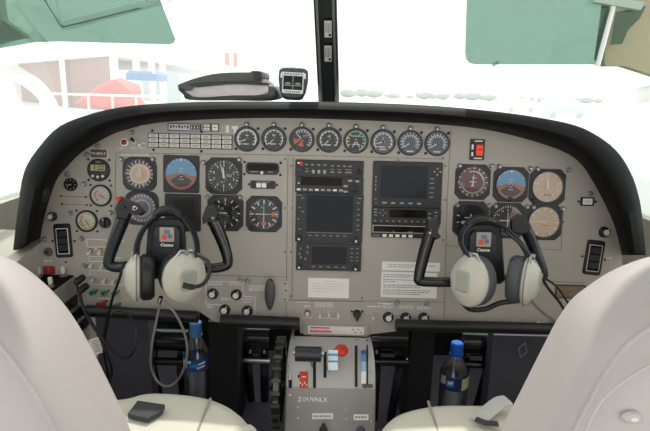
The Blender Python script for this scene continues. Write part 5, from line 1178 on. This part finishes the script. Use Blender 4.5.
# ================================================================== SEATS
def seat(sx, lb, lbc):
    xc = sx * .40
    t = thing('pilot_seat', lb, 'seat', Matrix.Translation((xc, -.60, 0)))
    o = Vector((xc, -.60, 0))
    # backrest: outline in its own plane, traced on the visible inner edge
    YB = -.74
    vis = [(0, 248), (20, 257), (43, 274), (66, 297), (85, 324), (101, 353), (116, 383), (128, 408), (138, 431)] if sx < 0 else [(650, 249), (628, 256), (606, 266), (586, 279), (567, 294), (552, 314), (540, 336), (519, 378), (498, 420), (492, 433)]
    pts = [on_y(x, y, YB + .085) for x, y in vis]
    inner = [(p.x, p.z) for p in pts]; xe, ze = inner[-1]; dx = (inner[-1][0] - inner[-2][0]) / (inner[-1][1] - inner[-2][1])
    low = [(xe + sx * -.012, ze - .05), (xe - sx * .018, ze - .14), (xe - sx * .012, ze - .22)]
    x0, z0 = inner[0]; topc = [(x0 + sx * .05, z0 + .016), (x0 + sx * .12, z0 + .020)]
    half = topc[::-1] + inner + low
    mir = [(2 * xc_ - x, z) for x, z in reversed(half) for xc_ in (x0 + sx * .12,)]
    out = half + mir
    out = [out[0]] + [q_ for i, q_ in enumerate(out[1:]) if (Vector(q_) - Vector(out[i])).length > 1e-4]
    if (Vector(out[0]) - Vector(out[-1])).length < 1e-4: out = out[:-1]
    C = catmull([(x, 0, z) for x, z in out], 3, closed=True)
    cx_ = x0 + sx * .12; cz_ = z0 - .18
    rings = []
    for dy, k in ((-.035, .80), (-.028, .90), (-.014, .965), (0, .995), (.015, 1.0), (.05, 1.0), (.075, .985), (.095, .94), (.105, .86)):
        rings.append([(cx_ + (p.x - cx_) * k, YB + dy, cz_ + (p.z - cz_) * k) for p in C])
    m = MB(); m.loft(rings)
    for i in range(len(m.v)): m.v[i] -= o
    m.build('backrest', LEATH, t, sharp=60)
    # piping seam
    m = MB(); m.tube([Vector((cx_ + (p.x - cx_) * .968, YB - .0125, cz_ + (p.z - cz_) * .968)) - o for p in C], .0018, seg=6); m.build('piping', LEATH, t)
    # inner seam line of the back panel
    # cushion
    ZS = .40
    vis = [(112, 396), (150, 389), (185, 390), (215, 395), (238, 405), (252, 419), (260, 435)] if sx < 0 else [(560, 397), (520, 400), (480, 401), (440, 401), (412, 405), (390, 413), (377, 427), (373, 440)]
    a = [on_z(x, y, ZS) for x, y in vis]
    if sx < 0: out = [(a[0].x - .22, a[0].y - .03)] + [(p.x, p.y) for p in a] + [(a[-1].x - .0, -.76), (a[0].x - .22, -.76)]
    else: out = [(p.x, p.y) for p in a] + [(a[-1].x, -.76), (a[0].x + .02, -.76)]
    xs = [p[0] for p in out]; ys = [p[1] for p in out]; ux, uy = (min(xs) + max(xs)) / 2, (min(ys) + max(ys)) / 2
    C2 = catmull([(x, y, 0) for x, y in out], 4, closed=True)
    rings = []
    for z, k in ((-.10, .93), (-.09, .97), (-.06, 1.0), (-.03, .998), (-.012, .98), (-.003, .95), (.002, .88), (.006, .6)):
        rings.append([(ux + (p.x - ux) * k, uy + (p.y - uy) * k, ZS + z) for p in C2])
    m = MB(); m.loft(rings)
    for i in range(len(m.v)): m.v[i] -= o
    m.build('seat_cushion', CUSH, t, sharp=60)
    m = MB(); xs_ = on_z(207 if sx < 0 else 430, 410, ZS).x; m.tube([Vector((xs_, y, ZS + .004)) - o for y in (max(ys) - .03, uy, min(ys) + .05)], .0022, seg=6); m.build('cushion_seam', mat('seam_thread', (160, 156, 140), .6), t)
    m = MB(); m.box(0, -.0, .16, .34, .40, .30); m.build('seat_base', DKGREY, t)
    if sx > 0:
        p = on_y(634, 419, YB - .034); s = sc_at(p); M = Matrix.Translation(p - o) @ Matrix.Rotation(R(90), 4, 'X')
        m = MB(s); m.lathe([(9, -3), (7, 0), (5.5, .6)], seg=20, ex=1.3, ey=.8); m.build('button_recess', LEATH, t, M)
        m = MB(s); m.lathe([(4, 0), (3.6, 1.6), (2, 2.4)], seg=18, ex=1.1, ey=.7); m.build('seat_button', CUSH, t, M)
        P = [on_y(x, y, YB - .035) - o for x, y in ((585, 431), (598, 405), (618, 385), (650, 365), (690, 350))]; m = MB(); m.tube(catmull(P, 6), .0016, seg=6); m.build('panel_seam', LEATH, t)
    return t
seat(-1, 'left pilot seat in pale grey leather, its back cut by the left picture edge', '')
seat(1, 'right pilot seat in pale grey leather, its back cut by the right picture edge', '')
# belts
GB = mat('belt_charcoal', (58, 60, 62), .6, bump=.5, bscale=900); GB2 = mat('belt_grey', (196, 196, 192), .6, bump=.4, bscale=900)
def beltpiece(pts, th, mtl, lb, z=.408, nm='seat_belt', lift=None):
    a = [on_z(x, y, z) for x, y in pts]; m = MB(); m.loft([[tuple(p) for p in a], [tuple(p + Vector((0, 0, th))) for p in a]]); return props(m.build(nm, mtl), lb, 'seat belt')
beltpiece([(128, 418), (138, 405), (165, 409), (162, 415), (148, 423)], .008, GB, 'dark belt end lying on the left seat cushion')
t = thing('seat_belt', 'grey belt webbing with a buckle on the right seat cushion', 'seat belt', Matrix.Translation(on_z(490, 412, .408)))
bo = Vector(t.location)
m = MB(); pth = [on_z(x, y, .41 + h_) - bo for x, y, h_ in ((477, 421, 0), (484, 415, .003), (492, 408, .008), (500, 402, .012), (508, 400, .012))]; m.tube(catmull(pth, 5), .013, seg=10, flat=.16, up=(0, 0, 1)); m.build('webbing', GB2, t)
m = MB(); pth = [on_z(x, y, .414) - bo for x, y in ((476, 419), (486, 423), (498, 424))]; m.tube(pth, .006, seg=8, flat=.5, up=(0, 0, 1)); m.build('buckle', GB, t)

# ================================================================== ON THE HOOD
# folded sun shade pouch
def hooded_z(px, Y): return None
YS = .05
pa = on_y(228, 100.5, YS); s = sc_at(pa)
t = thing('folded_pouch', 'dark folded pouch with a silvery lining lying on top of the hood', 'pouch', Matrix.Translation(pa))
def puff(px, mtl, nm, d0, d1, k=.9):
    a = [on_y(x + .5 * math.sin(i * 2.3), y + .5 * math.sin(i * 3.7), YS) - pa for i, (x, y) in enumerate(px)]; c0 = sum(a, Vector()) / len(a); C = catmull(a, 3, closed=True)
    rings = []
    for dy, kk in ((d0, k), (d0 + .008, .97), (d0 + .02, 1), (d1 - .02, 1), (d1 - .008, .97), (d1, k)): rings.append([(c0.x + (p.x - c0.x) * (kk if abs(p.x - c0.x) < 1 else 1), dy, c0.z + (p.z - c0.z) * kk) for p in C])
    m = MB(); m.loft(rings); return m.build(nm, mtl, t, sharp=60)
GRP = mat('pouch_grey_green', (74, 80, 76), .4, bump=.3, bscale=80); PKL = mat('pouch_lining_silver', (226, 216, 214), .35, bump=.8, bscale=120, var=.12, scale=50); DKP = mat('pouch_dark', (38, 34, 36), .4, bump=.4, bscale=100)
puff([(178, 88), (183, 95), (190, 99.5), (230, 101), (270, 100.5), (279, 97), (277, 90), (268, 84), (230, 86), (190, 86)], GRP, 'lower_body', -.02, .14)
puff([(183, 86), (188, 94), (200, 97.5), (235, 96.5), (266, 95), (272, 90), (265, 83), (230, 83), (200, 83.5)], PKL, 'lining', -.026, .12)
puff([(179, 86), (184, 83), (200, 77), (222, 73.5), (250, 71.8), (264, 73), (263, 79), (266, 82), (250, 82.5), (225, 83), (205, 84), (196, 84.5), (192, 91), (184, 91)], GRP, 'top_flap', -.03, .13)
puff([(188, 84.5), (210, 82), (240, 80.5), (264, 81.5), (270, 85), (262, 85.5), (235, 84.5), (212, 86), (196, 88)], DKP, 'inner_fold', -.031, .11)
puff([(252, 71.6), (262, 71.8), (264.5, 75), (263, 79.5), (259, 79), (258, 75)], DKP, 'flap_end', -.035, .12)
# portable display on hood
pg = on_y(292.3, 99, .03); s = sc_at(pg)
t = thing('portable_display', 'small portable display in a dark grey shield shaped case standing on the hood', 'display', Matrix.Translation(pg) @ Matrix.Rotation(R(82), 4, 'X') @ Matrix.Rotation(R(-1.5), 4, 'Z'))
out = [(-10, 1.5), (-6, 0), (6, 0), (10, 1.5), (13, 8), (14.8, 20), (14.4, 28), (11, 30.4), (0, 31.2), (-11, 30.4), (-14.4, 28), (-14.8, 20), (-13, 8)]
m = MB(s); m.prism([(x, y) for x, y in out], -9, 1.2, ch=1.6); m.build('case', mat('case_slate', (62, 66, 74), .4), t)
m = MB(s); m.prism(rrect(0, 15.5, 21, 20.5, 1.2), 1.2, 1.9); m.build('screen_bezel', WHT, t)
m = MB(s); m.prism(rrect(0, 15.6, 19, 13.5, .6), 1.9, 2.1, 0)
m.rect(0, 15.6, 2.15, .8, 13, 1); m.rect(0, 12.8, 2.16, 18, .8, 1); m.rect(-5, 14.8, 2.2, 5, 2, 1); m.rect(5, 14.8, 2.2, 5, 2, 1); m.build('screen', [SCREEN, LGREY], t)
for k in range(7):
    m = MB(s); m.prism(rrect(-8 + k * 2.7, 24.2, 1.6, 1.8, .3), 1.9, 2.4); m.build('key', GREYT, t); m = MB(s); m.prism(rrect(-6.6 + k * 2.2, 6.8, 1.4, 1.2, .3), 1.9, 2.4); m.build('key', GREYT, t)
for sx in (-1, 1):
    m = MB(s); m.tube([(sx * 9.5, 25.5, 2), (sx * 11.6, 24, 2), (sx * 11.8, 20, 2)], .9, seg=8); m.build('corner_light', WHT, t)
